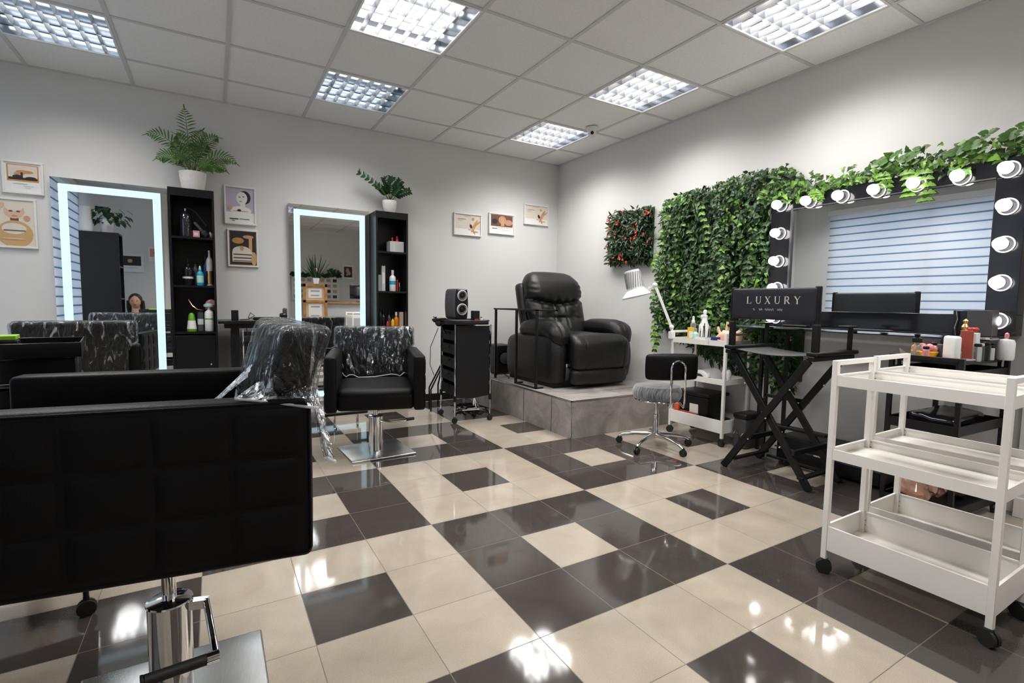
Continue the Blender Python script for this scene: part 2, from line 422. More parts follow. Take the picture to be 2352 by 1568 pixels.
# ------------------------------------------------------------------ ceiling lights
def ceiling_light(dim):
    t = thing('ceiling_light', '', 'ceiling light', (0, 0, 0), 0, 'louvred ceiling lights')
    a = .288; zb = -.006
    MB().box(-a-.008, a+.008, -a-.008, -a+.004, zb-.004, zb+.006).box(-a-.008, a+.008, a-.004, a+.008, zb-.004, zb+.006)\
        .box(-a-.008, -a+.004, -a, a, zb-.004, zb+.006).box(a-.004, a+.008, -a, a, zb-.004, zb+.006).obj('housing_frame', 'pwhite', t, smooth=False)
    # housing above the louvre, closed at the top
    lane = 2*a/4
    rf = MB()
    rf.box(-a, a, -a, a, .085, .09)
    rf.box(-a, a, -a-.003, -a, 0, .09).box(-a, a, a, a+.003, 0, .09).box(-a-.003, -a, -a, a, 0, .09).box(a, a+.003, -a, a, 0, .09)
    rf.obj('reflector', 'housing', t, smooth=False)
    lv = MB()
    for k in range(5):                                     # lengthwise blades, v section
        y = -a+lane*k
        lv.prism([(y-.004, .045), (y+.004, .045), (y+.001, 0), (y-.001, 0)] if 0 < k < 4 else [(y-.002, .045), (y+.002, .045), (y+.001, 0), (y-.001, 0)], -a, a, 'x')
    lv.slot(1)
    for k in range(1, 7):
        x = -a+2*a*k/7
        lv.prism([(x-.010, .038), (x+.010, .038), (x+.0015, .002), (x-.0015, .002)], -a, a, 'y')
    lv.obj('louvre', ['reflector', 'pwhite'], t, smooth=False)
    if True:  # extra spots added under the louvre to carry the room light beside the tubes
        for i in range(2):
            for j in range(2):
                ld = bpy.data.lights.new('added_spot', 'SPOT'); ld.energy = SPOT*(.55 if dim else 1); ld.color = (1, .972, .945)
                ld.spot_size = R_(150); ld.spot_blend = 1.0; ld.shadow_soft_size = .12
                lo = bpy.data.objects.new('added_spot', ld); COL.objects.link(lo); lo.parent = t
                lo.location = (-.14+.28*i, -.14+.28*j, -.02)
    for k in range(4):
        y = -a+lane*(k+.5)
        MB().tube([(-a+.02, y, .062), (a-.02, y, .062)], .009, 8).obj('tube_lamp', 'tubedim' if dim else 'tube', t)
    return t
hole_pos = []
L1 = ceiling_light(False); L2 = ceiling_light(True)
places = [((1, 1), L1, 'louvred ceiling light nearest the room corner, beside the camera dome'),
          ((1, 3), L1, 'louvred ceiling light in the row along the vanity wall, between two others'),
          ((1, 5), L1, 'louvred ceiling light highest above the bulb mirror, cut by the photo edge'),
          ((4, 1), L2, 'louvred ceiling light above the narrow black shelf with the small plant'),
          ((4, 3), L1, 'bright louvred ceiling light in the middle of the ceiling, cut by the photo top'),
          ((7, 1), L2, 'dim bluish louvred ceiling light above the tall palm plant side, at the photo corner'),
          ((7, 3), L1, 'added unseen louvred ceiling light above the large quilted chair near the window blind'),  # put in above the view to brighten the window end
          ((4, 5), L1, 'added unseen louvred ceiling light above the camera position'),  # this and the next two are added out of view for room light
          ((1, 8), L1, 'added unseen louvred ceiling light in the reception end by the side wall'),
          ((4, 8), L1, 'added unseen louvred ceiling light in the middle of the reception end')]
used = set()
for (mm, nn), src, lab in places:
    loc = (-(DM+.6*(mm-1)+.3), -(DN+.6*(nn-1)+.3), H)
    hole_pos.append(loc[:2])
    if src.name not in used: used.add(src.name); src.location = loc; src['label'] = lab
    else: dup(src, loc, 0, lab)
# open the ceiling slab where the lights sit
ce = bpy.data.objects['ceiling']
xs = sorted({-W-.1, .1} | {h[0]+d for h in hole_pos for d in (-.294, .294)}); ys = sorted({YR-.1, .1} | {h[1]+d for h in hole_pos for d in (-.294, .294)})
cb = MB()
for i in range(len(xs)-1):
    for j in range(len(ys)-1):
        cx, cy = (xs[i]+xs[i+1])/2, (ys[j]+ys[j+1])/2
        if any(abs(cx-h[0]) < .29 and abs(cy-h[1]) < .29 for h in hole_pos): continue
        cb.add([(xs[i], ys[j], H), (xs[i+1], ys[j], H), (xs[i+1], ys[j+1], H), (xs[i], ys[j+1], H)], [(3, 2, 1, 0)])
cb.box(-W-.1, .1, YR-.1, .1, H+.1, H+.12)
old = ce.data; tmp = cb.obj('ceiling_new', 'ceil', smooth=False); ce.data = tmp.data; bpy.data.objects.remove(tmp)

# dome camera
dc = thing('security_camera', 'white dome security camera on the ceiling by the corner light', 'security camera', (-.5, -1.2, H-.007))
MB().lathe([(.055, 0), (.055, -.015), (.04, -.03), (.038, -.03)]).obj('mount', 'pwhite', dc)
T = Matrix.Translation((0, 0, -.045)) @ Matrix.Rotation(R_(155), 4, 'Z') @ Matrix.Rotation(R_(35), 4, 'X')
MB().ball((0, 0, 0), .04, 20, T).obj('dome_body', 'pwhite', dc)
T2 = Matrix.Translation((-.5+.5, 0, -.045)) @ Matrix.Rotation(R_(-125), 4, 'Z') @ Matrix.Rotation(R_(105), 4, 'Y')
MB().lathe([(.013, .030), (.015, .042), (.010, .044), (1e-5, .042)], T=T2).obj('lens', 'bsheen', dc)

# ------------------------------------------------------------------ LED mirrors
def led_mirror(x0, x1, label, z0=.1, z1=1.88):
    t = thing('led_mirror', label, 'mirror', ((x0+x1)/2, 0, z0), 0, 'tall light-strip mirrors')
    w = (x1-x0)/2; h = z1-z0; d = -.045
    MB().box(-w, w, d+.006, 0, 0, h).obj('back_box', 'lgrey', t, smooth=False)
    MB().box(-w, w, d, d+.006, 0, h).obj('mirror_glass', 'mirror', t, smooth=False)
    a = .043; b = .093
    f = d-.0015
    s = MB()
    for (p, q, r, u) in ((-w+a, -w+b, a, h-a), (w-b, w-a, a, h-a), (-w+b, w-b, h-b, h-a), (-w+b, w-b, a, b)):
        s.box(p, q, f, d, r, u)
    s.obj('light_strip', 'led', t, smooth=False)
    return t
led_mirror(-4.48, -3.79, 'tall mirror with glowing white strip, nearest the two stacked face posters')
led_mirror(-2.917, -2.212, 'tall mirror with glowing white strip behind the two plastic-wrapped chairs', z1=1.868)

# ------------------------------------------------------------------ framed pictures
def clipped(pts, x0, x1, z0, z1):
    return [(min(max(x, x0), x1), min(max(z, z0), z1)) for x, z in pts]
def ell(cx, cz, rx, rz, n=18, a=0):
    return [(cx+rx*math.cos(t)*math.cos(a)-rz*math.sin(t)*math.sin(a), cz+rx*math.cos(t)*math.sin(a)+rz*math.sin(t)*math.cos(a)) for t in [2*PI*i/n for i in range(n)]]
def picture(x0, x1, z0, z1, label, bg, layers, mats, mount=None, tilt=0, y=0, face=-1):
    """layers: (outline in 0..1 print coordinates, material slot)"""
    t = thing('framed_picture', label, 'picture', ((x0+x1)/2, y, (z0+z1)/2), 0)
    t.rotation_euler = (0, tilt, 0)
    w, h = (x1-x0)/2, (z1-z0)/2; e = .014; D = .022*face
    fr = MB()
    for b in ((-w, w, -h, -h+e), (-w, w, h-e, h), (-w, -w+e, -h+e, h-e), (w-e, w, -h+e, h-e)):
        fr.box(b[0], b[1], min(D, 0), max(D, 0), b[2], b[3])
    fr.obj('frame', 'frame', t, bevel=.002)
    iw, ih = w-e, h-e
    pr = MB(); yy = .6*D
    pr.box(-iw, iw, min(yy, 0), max(yy, 0), -ih, ih)
    for k, (pts, sl) in enumerate(layers):
        pr.slot(sl); y2 = yy+face*(.0003*(k+1))
        q = [(-iw+2*iw*min(max(u, .0), 1), -ih+2*ih*min(max(v, 0), 1)) for u, v in pts]
        pr.add([(a, y2, b) for a, b in q], [tuple(range(len(q)))[::-1] if face > 0 else tuple(range(len(q)))])
    pr.obj('print', [bg]+mats, t, smooth=False)
    return t
P = {}
def pm(n, c): P[n] = mat('print_'+n, c, .55); return P[n]
for n, c in dict(cream=(.75, .68, .58), orange=(.62, .27, .09), brown=(.16, .07, .035), dark=(.025, .018, .018), lav=(.52, .47, .6), tan=(.7, .5, .33), white=(.85, .84, .82), gold=(.6, .38, .16), skin=(.72, .48, .33), rose=(.6, .3, .22), gry=(.35, .35, .36), amb=(.5, .28, .08)).items(): pm(n, c)
def rect(a, b, c, d): return [(a, c), (b, c), (b, d), (a, d)]
def lines(u0, u1, vs, h=.012): return [(rect(u0, u1-(k % 2)*.1, v, v+h), 1) for k, v in enumerate(vs)]
random.seed(3)
picture(-4.735, -4.517, 1.742, 1.967, 'square white frame with orange sunset print, above the gold bust poster', P['white'],
        [(rect(.06, .94, .36, .95), 2), (rect(.1, .9, .42, .92), 3), (ell(.55, .7, .25, .06), 2), (ell(.4, .63, .16, .04), 4), (rect(.1, .9, .42, .5), 1), (ell(.35, .52, .14, .07), 1), (ell(.72, .5, .15, .05), 1), (rect(.44, .5, .5, .68), 1), (rect(.22, .62, .27, .285), 5), (rect(.5, .78, .2, .21), 5), (rect(.55, .7, .14, .15), 5)],
        [P['dark'], P['orange'], P['cream'], P['rose'], P['gry']])
picture(-4.81, -4.565, 1.362, 1.708, 'tall white frame with a bald gold-toned bust print, beside the strip mirror edge', P['tan'],
        [(rect(0, 1, 0, 1), 1), (rect(.42, .62, .5, .72), 2), (ell(.52, .26, .44, .3), 3), (ell(.5, .38, .3, .12), 1), (ell(.52, .76, .25, .16), 4), (ell(.52, .86, .22, .1), 1), (ell(.44, .76, .05, .02), 2), (ell(.62, .76, .05, .02), 2), (ell(.53, .66, .07, .02), 5), (ell(.12, .82, .2, .07, 16, .5), 4), (ell(.82, .62, .08, .06), 5), (rect(.25, .78, .33, .35), 2), (ell(.5, .16, .3, .02), 4)],
        [P['cream'], P['brown'], P['gold'], P['skin'], P['rose']])
picture(-3.402, -3.166, 1.652, 1.968, 'lavender poster of a drawn face with dark hair in white frame, above the dark print', P['lav'],
        [(rect(0, 1, 0, .3), 1), (ell(.66, .74, .22, .19), 2), (ell(.56, .71, .2, .18, 18, .2), 1), (rect(.5, .68, .46, .58), 1), (ell(.52, .36, .38, .12), 1), (ell(.48, .74, .04, .012), 2), (ell(.62, .76, .04, .012), 2), (ell(.52, .62, .06, .015), 3), (ell(.5, .34, .3, .012), 3), (ell(.14, .42, .08, .06), 4), (ell(.46, .36, .07, .035), 2), (rect(.12, .42, .1, .125), 2), (rect(.46, .82, .11, .125), 2), (rect(.2, .3, .05, .065), 2)],
        [P['white'], P['dark'], P['rose'], P['gold']])
picture(-3.386, -3.156, 1.3, 1.612, 'dark print of cream jars in white frame, below the lavender face poster', P['brown'],
        [(rect(.04, .96, .03, .97), 1), (ell(.32, .72, .22, .09), 2), (ell(.7, .84, .2, .05), 3), (rect(.72, .84, .3, .8), 4), (ell(.45, .42, .34, .14), 5), (rect(.1, .85, .1, .4), 5), (rect(.14, .82, .3, .33), 1), (rect(.14, .82, .2, .23), 1), (rect(.14, .82, .12, .14), 1), (ell(.46, .5, .07, .07), 3), (ell(.9, .2, .1, .2), 4)],
        [P['dark'], P['amb'], P['rose'], P['gold'], P['cream']])
def art_branch(dx=0):
    L = [(rect(.0, 1, 0, .28), 1), (ell(.76, .45, .06, .36, 16, -.35), 2), (ell(.68, .3, .05, .3, 16, .35), 2), (ell(.85, .55, .035, .25, 16, -.7), 3), (ell(.62, .42, .05, .1, 16, .2), 4), (ell(.7, .8, .05, .07), 3), (ell(.8, .16, .12, .03), 3), (ell(.56, .25, .06, .02), 2), (rect(.1, .42, .76, .775), 4), (rect(.1, .28, .68, .69), 4), (rect(.3, .62, .93, .94), 4)]
    return L
picture(-1.33, -1.008, 1.73, 1.962, 'small landscape frame with pale gold branch print, beside the dark brown one', P['cream'], art_branch(), [P['white'], P['gold'], P['orange'], P['dark']], tilt=0)
picture(-.92, -.595, 1.777, 2.002, 'landscape frame with dark brown upper half and white caption strip, over the speaker side', P['white'],
        [(rect(.04, .96, .36, .97), 1), (ell(.52, .72, .16, .22), 2), (ell(.78, .6, .17, .16), 2), (rect(.46, .6, .4, .8), 3), (ell(.2, .62, .12, .14), 4), (rect(.1, .3, .22, .25), 4), (rect(.3, .9, .3, .31), 5), (rect(.52, .8, .18, .19), 5)],
        [P['brown'], P['rose'], P['gold'], P['dark'], P['gry']])
picture(-.474, -.145, 1.918, 2.146, 'highest small landscape frame with gold branch print, closest to the room corner', P['cream'], art_branch(), [P['white'], P['rose'], P['gold'], P['dark']])

# ------------------------------------------------------------------ narrow black shelves
def tall_shelf(x0, x1, depth, ztop, shelves, label, front=True):
    t = thing('narrow_shelf_unit', label, 'shelf unit', ((x0+x1)/2, 0, 0), 0, 'narrow black shelf units')
    w = (x1-x0)/2; th = .016
    MB().box(-w, -w+th, -depth, -.001, 0, ztop).obj('side_panel', 'blam', t, smooth=False)
    MB().box(w-th, w, -depth, -.001, 0, ztop).obj('side_panel', 'blam', t, smooth=False)
    MB().box(-w+th, w-th, -depth, -.001, ztop-th, ztop).box(-w+th, w-th, -depth, -depth+.012, ztop-.06, ztop-th).obj('top_panel', 'blam', t, smooth=False)
    MB().box(-w+th, w-th, -.006, -.002, 0, ztop-th).obj('back_panel', 'blam', t, smooth=False)
    for z in shelves:
        MB().box(-w+th, w-th, -depth+.003, -.006, z-th, z).obj('shelf', 'blam', t, smooth=False)
    d = MB().box(-w+th+.002, w-th-.002, -depth, -depth+.016, .06, shelves[-1]-.03).obj('door', 'blam', t, bevel=.001)
    MB().ball((w-.05, -depth-.008, shelves[-1]-.26), .008).obj('knob', 'chrome', d)
    return t
tall_shelf(-3.775, -3.475, .25, 1.862, [1.5, 1.128, .767], 'black shelf unit with a spray bottle row, under the big palm pot')
tall_shelf(-2.208, -1.905, .25, 1.85, [1.488, 1.122, .77], 'black shelf unit beside the second mirror, under the small glossy plant')

# ------------------------------------------------------------------ bottles and small goods
def bottle(name, label, cat, loc, parts, group=None, rz=0, sy=1, n=16):
    """parts: (part name, profile [(r,z)..], material)"""
    t = thing(name, label, cat, loc, rz, group)
    for pn, prof, mt in parts:
        MB().lathe(prof, n=n, sy=sy).obj(pn, mt, t)
    return t
def cyl(r, z0, z1, e=.003): return [(r-e, z0), (r, z0+e), (r, z1-e), (r-e, z1)]
def bot(r, h, neck=.4, z0=0):
    return [(r*.9, z0), (r, z0+.006), (r, z0+h*.72), (r*.9, z0+h*.8), (r*neck, z0+h*.9), (r*neck, z0+h)]
def carton(name, label, cat, loc, size, mt, rz=0, group=None, lab=None):
    t = thing(name, label, cat, loc, rz, group)
    sx, sy, sz = size
    MB().box(-sx/2, sx/2, -sy/2, sy/2, 0, sz).obj('carton_body', mt, t, bevel=.001)
    if lab: MB().box(-sx*.32, sx*.32, -sy/2-.0008, -sy/2, sz*.3, sz*.75).obj('printed_label', lab, t, smooth=False)
    return t
yS = -.15
# first shelf: top compartment
z = 1.501
t = bottle('perfume_atomiser', 'black dome bottle with metal neck on top compartment of the palm shelf', 'bottle', (-3.67, yS, z), [('bottle_body', [(.042, 0), (.045, .01), (.045, .14), (.036, .18), (.015, .2), (.012, .2)], 'glassd'), ('neck', cyl(.01, .2, .225), 'chrome')])
MB().tube([(0, 0, .22), (.03, -.005, .225), (.07, -.01, .2), (.11, -.01, .14), (.14, -.01, .1)], .005, 8).obj('hose', 'rubber', t)
t = thing('hair_brush', 'dark handled hair brush leaning in the top compartment of the palm shelf', 'brush', (-3.57, -.16, z))
MB().rbox((0, 0, 0), (.022, .02, .12), .009, 3, T=Matrix.Translation((-.005, 0, .075)) @ Matrix.Rotation(R_(-38), 4, 'Y')).obj('handle', 'dgrey', t)
MB().rbox((0, 0, 0), (.05, .035, .06), .016, 3, T=Matrix.Translation((.03, 0, .035)) @ Matrix.Rotation(R_(-38), 4, 'Y')).obj('brush_head', 'rubber', t)
carton('small_carton', 'small pink and white carton in the top compartment of the palm shelf', 'box', (-3.6, -.17, z), (.045, .03, .055), 'pink', lab='paper')
bottle('small_bottle', 'short grey bottle beside the brush in the palm shelf top', 'bottle', (-3.505, -.12, z), [('bottle_body', bot(.014, .06), 'lgrey'), ('cap', cyl(.008, .06, .07), 'black')])
z = 1.129
t = bottle('pump_bottle', 'black pump bottle with white band, middle compartment of the palm shelf', 'bottle', (-3.665, yS, z), [('bottle_body', bot(.036, .17), 'bsheen'), ('band', cyl(.0365, .05, .07), 'paper'), ('pump', cyl(.007, .17, .215), 'black')])
bottle('tall_dark_bottle', 'dark round bottle behind the blue one on the palm shelf', 'bottle', (-3.615, -.11, z), [('bottle_body', bot(.022, .17), 'dgrey'), ('cap', cyl(.011, .17, .19), 'black')])
t = bottle('blue_bottle', 'bright blue bottle with nozzle on the palm shelf', 'bottle', (-3.583, -.19, z), [('bottle_body', bot(.024, .125, .45), 'blue'), ('label_band', cyl(.0246, .02, .08), 'mint'), ('nozzle', [(.009, .125), (.006, .15), (.002, .155)], 'mint')])
bottle('navy_bottle', 'slim navy bottle between blue and grey bottles of the palm shelf', 'bottle', (-3.545, -.12, z), [('bottle_body', bot(.018, .2), 'navy'), ('cap', cyl(.015, .2, .24), 'black')])
bottle('grey_bottle', 'tall lavender-grey bottle with silver foot on the palm shelf', 'bottle', (-3.518, -.16, z), [('bottle_body', bot(.023, .26, .35), 'lgrey'), ('foil', cyl(.0235, .01, .12), 'gold'), ('cap', cyl(.008, .26, .28), 'lgrey')])
z = .768
t = bottle('green_bottle', 'green cone bottle with white label in the lowest palm shelf compartment', 'bottle', (-3.65, -.18, z), [('bottle_body', [(.032, 0), (.034, .01), (.02, .13), (.01, .145)], 'green'), ('label_band', [(.0335, .02), (.026, .085)], 'paper')])
bottle('spray_can', 'black can with silver lettering between green and white bottles', 'bottle', (-3.59, -.17, z), [('bottle_body', cyl(.021, 0, .15), 'dgrey'), ('cap', cyl(.019, .15, .17), 'black'), ('label_band', cyl(.0214, .05, .1), 'lgrey')])
bottle('shampoo_bottle', 'white bottle with mint mushroom cap in the palm shelf', 'bottle', (-3.531, -.18, z), [('bottle_body', [(.028, 0), (.032, .006), (.032, .14), (.028, .155), (.01, .17), (.01, .19)], 'pwhite'), ('cap', [(.01, .19), (.036, .195), (.037, .21), (.02, .222), (1e-5, .224)], 'mint'), ('leaf_mark', cyl(.0324, .09, .105), 'green')])
t = thing('hand_mirror', 'rose gold handled pink oval mirror leaning in the palm shelf', 'mirror', (-3.6, -.13, z+.02))
MB().ball((.03, -.012, .2), (.04, .012, .05), 18, Matrix.Rotation(R_(15), 4, 'Y')).obj('oval_head', 'pink', t)
MB().tube([(-.07, 0, .23), (-.045, 0, .18), (-.01, -.005, .15), (.03, -.01, .145)], [.004, .007, .007, .006], 8).obj('handle', 'copper', t)
# second shelf
z = 1.489
t = thing('storage_box', 'grey metal box holding red bottles in the second shelf unit', 'box', (-2.0, -.16, z))
MB().box(-.07, .07, -.05, -.047, 0, .1).box(-.07, .07, .047, .05, 0, .1).box(-.07, -.067, -.05, .05, 0, .1).box(.067, .07, -.05, .05, 0, .1).box(-.07, .07, -.05, .05, 0, .003).obj('box_body', 'lgrey', t, smooth=False)
MB().box(-.03, -.025, -.053, -.05, 0, .1).obj('divider_strip', 'pwhite', t, smooth=False)
for k, (x, h) in enumerate(((-2.03, .135), (-1.985, .15), (-1.965, .13))):
    bottle('red_bottle', ['slim red bottle standing in the grey box, apart from the other two', 'tallest red bottle in the grey box', 'shorter red bottle partly behind the tallest one in the grey box'][k], 'bottle', (x, -.165+.03*(k == 2), z+.004), [('bottle_body', bot(.014+.004*(k > 0), h*.85, .6), 'red'), ('cap', cyl(.009, h*.85, h), 'red')], 'red bottles in the grey box')
z = 1.123
carton('tall_carton', 'tall white slim carton in the second shelf unit', 'box', (-2.118, -.16, z), (.034, .03, .235), 'lgrey', lab='paper')
carton('short_carton', 'short grey carton beside the tall slim one', 'box', (-2.155, -.17, z), (.03, .03, .15), 'grey')
bottle('white_bottle', 'white bottle with blue label and white cap in the second shelf unit', 'bottle', (-2.03, -.17, z), [('bottle_body', bot(.03, .17, .4), 'pwhite'), ('label_band', cyl(.0305, .06, .1), 'blue'), ('cap', cyl(.013, .17, .2), 'pwhite')])
bottle('red_tube', 'thin red tube beside the white bottle', 'tube', (-1.985, -.17, z), [('tube_body', cyl(.008, 0, .11), 'red')])
bottle('small_dropper', 'tiny dark dropper beside the red tube', 'bottle', (-1.96, -.16, z), [('bottle_body', cyl(.009, 0, .045), 'dgrey'), ('dropper', cyl(.004, .045, .085), 'lgrey')])
z = .771
its = [(-2.15, .02, .16, 'black', 'black round brush pot, outermost of the lowest row in the second shelf unit'), (-2.115, .022, .14, 'bsheen', 'glossy black bottle in the lowest row by the brush pot'), (-2.08, .012, .07, 'red', 'tiny red varnish bottle in the lowest row'), (-2.06, .018, .13, 'dgrey', 'dark bottle behind the red varnish'), (-2.03, .016, .09, 'yellow', 'small yellow bottle in the lowest row'), (-1.99, .024, .12, 'amber', 'amber oil bottle with white neck in the lowest row')]
for k, (x, r, h, mt, lab) in enumerate(its):
    bottle('cosmetic_bottle', lab, 'bottle', (x, -.17+.02*(k % 2), z), [('bottle_body', bot(r, h, .5), mt), ('cap', cyl(r*.45, h, h+.035), 'pwhite' if mt == 'amber' else 'black')], 'cosmetic bottles in the lowest row')
carton('beige_carton', 'tall beige carton at the wall side of the lowest row', 'box', (-1.945, -.16, z), (.035, .035, .155), 'beige')

# ------------------------------------------------------------------ plants
def leafmesh(mb, base, d, up, L_, W_, curl=.15, shape='lance'):
    d = d.normalized(); s = d.cross(up)
    s = s.normalized() if s.length > 1e-4 else Vector((1, 0, 0)); n = s.cross(d)
    if shape == 'lance': pf = [(0, 0), (.25, .8), (.55, 1), (.85, .55), (1, 0)]
    elif shape == 'ivy': pf = [(0, 0), (.06, .95), (.3, .85), (.42, .55), (.6, .6), (1, 0)]
    else: pf = [(0, 0), (.12, .75), (.4, 1), (.75, .62), (1, 0)]
    cen = [base + d*L_*a - n*curl*L_*a*a for a, _ in pf]
    vs = [cen[0]]; k = len(pf)
    for i in range(1, k-1):
        vs += [cen[i]+s*W_*.5*pf[i][1]+n*.08*W_, cen[i], cen[i]-s*W_*.5*pf[i][1]+n*.08*W_]
    vs.append(cen[-1]); last = len(vs)-1
    fs = [(0, 2, 1), (0, 3, 2)]
    for i in range(1, k-2):
        a = 1+(i-1)*3; b = a+3
        fs += [(a, a+1, b+1, b), (a+1, a+2, b+2, b+1)]
    a = 1+(k-3)*3; fs += [(a, a+1, last), (a+1, a+2, last)]
    mb.add(vs, fs)
rnd = random.Random(11)
# palm: fronds by hand
pp = thing('potted_palm', 'bushy palm with feathery fronds in white pot atop the shelf unit', 'plant', (-3.612, -.13, 1.862))
MB().lathe([(.062, 0), (.075, .01), (.088, .09), (.093, .145), (.088, .148), (.082, .13), (.05, .12)], n=32).obj('pot', 'pot', pp)
MB().lathe([(1e-5, .125), (.083, .125)], n=20).obj('soil', 'soil', pp)
fronds = [((-.015, 0), (-.04, .0), .50), ((-.01, .01), (-.27, -.03), .33), ((.01, 0), (.17, .0), .36), ((.02, 0), (.29, -.04), .21), ((-.02, 0), (-.22, -.03), .15), ((.01, -.01), (.15, -.10), .10),
          ((0, 0), (-.09, -.06), .30), ((.01, 0), (.07, .04), .38), ((-.01, 0), (-.13, .04), .26), ((.02, 0), (.22, -.05), .12), ((0, 0), (.02, -.07), .24), ((0, .01), (.10, -.03), .27), ((-.01, -.01), (-.10, -.10), .12)]
for k, ((bx, by), (tx, ty), hz) in enumerate(fronds):
    fm = MB(); pts = []
    droop = math.hypot(tx, ty); NS = 17
    for i in range(NS+1):
        u = i/NS
        pts.append(Vector((bx+(tx-bx)*u**1.2, by+(ty-by)*u**1.2, .125 + hz*(u*1.35-.35*u*u) + .30*droop*u - .55*droop*u**3)))
    fm.tube(pts, [.0036*(1-.7*i/NS) for i in range(NS+1)], 6)
    fm.slot(1)
    for i in range(5, NS+1):
        d = (pts[i]-pts[i-1]).normalized(); side = d.cross(Vector((0, -1, .1))).normalized()
        ln = .078*math.sin(PI*min(1, .22+.70*(i-5)/(NS-5)))
        for sg in (-1, 1):
            leafmesh(fm, pts[i], d*.8+side*sg*.85+Vector((0, rnd.uniform(-.3, .1), -.22)), Vector((0, -.8, .6)), ln*rnd.uniform(.85, 1.1), .0125, .3)
    leafmesh(fm, pts[-1], pts[-1]-pts[-2], Vector((0, -.7, .7)), .05, .011)
    fm.obj('frond', ['stem', 'palm'], pp, smooth=False)
zp = thing('potted_zz_plant', 'small dark glossy-leaved plant in cream pot atop the second shelf unit', 'plant', (-2.05, -.15, 1.85))
MB().lathe([(.035, 0), (.045, .005), (.062, .05), (.068, .1), (.066, .118), (.06, .118), (.05, .1)], n=32).obj('pot', 'pot', zp)
MB().lathe([(1e-5, .1), (.058, .1)], n=20).obj('soil', 'soil', zp)
for k, (tx, ty, hz) in enumerate([(-.27, -.02, .23), (-.05, -.03, .2), (.02, .0, .22), (.09, -.02, .2), (.17, -.03, .12), (-.02, -.08, .15), (.06, -.09, .12), (.12, .02, .16), (-.09, .02, .14), (.0, -.05, .18)]):
    fm = MB(); pts = [Vector((tx*u**1.3, ty*u, .1+hz*(1.3*u-.3*u*u))) for u in [i/9 for i in range(10)]]
    fm.tube(pts, [.004*(1-.6*i/9) for i in range(10)], 6); fm.slot(1)
    for i in range(4, 10):
        d = (pts[i]-pts[i-1]).normalized(); side = d.cross(Vector((0, -1, .2))).normalized()
        for sg in (-1, 1): leafmesh(fm, pts[i], d*.8+side*sg, Vector((0, -.9, .3)), .05, .030, .1, 'oval')
    leafmesh(fm, pts[-1], pts[-1]-pts[-2], Vector((0, -.8, .5)), .04, .018, 0, 'oval')
    fm.obj('stalk', ['stem', 'zz'], zp, smooth=False)

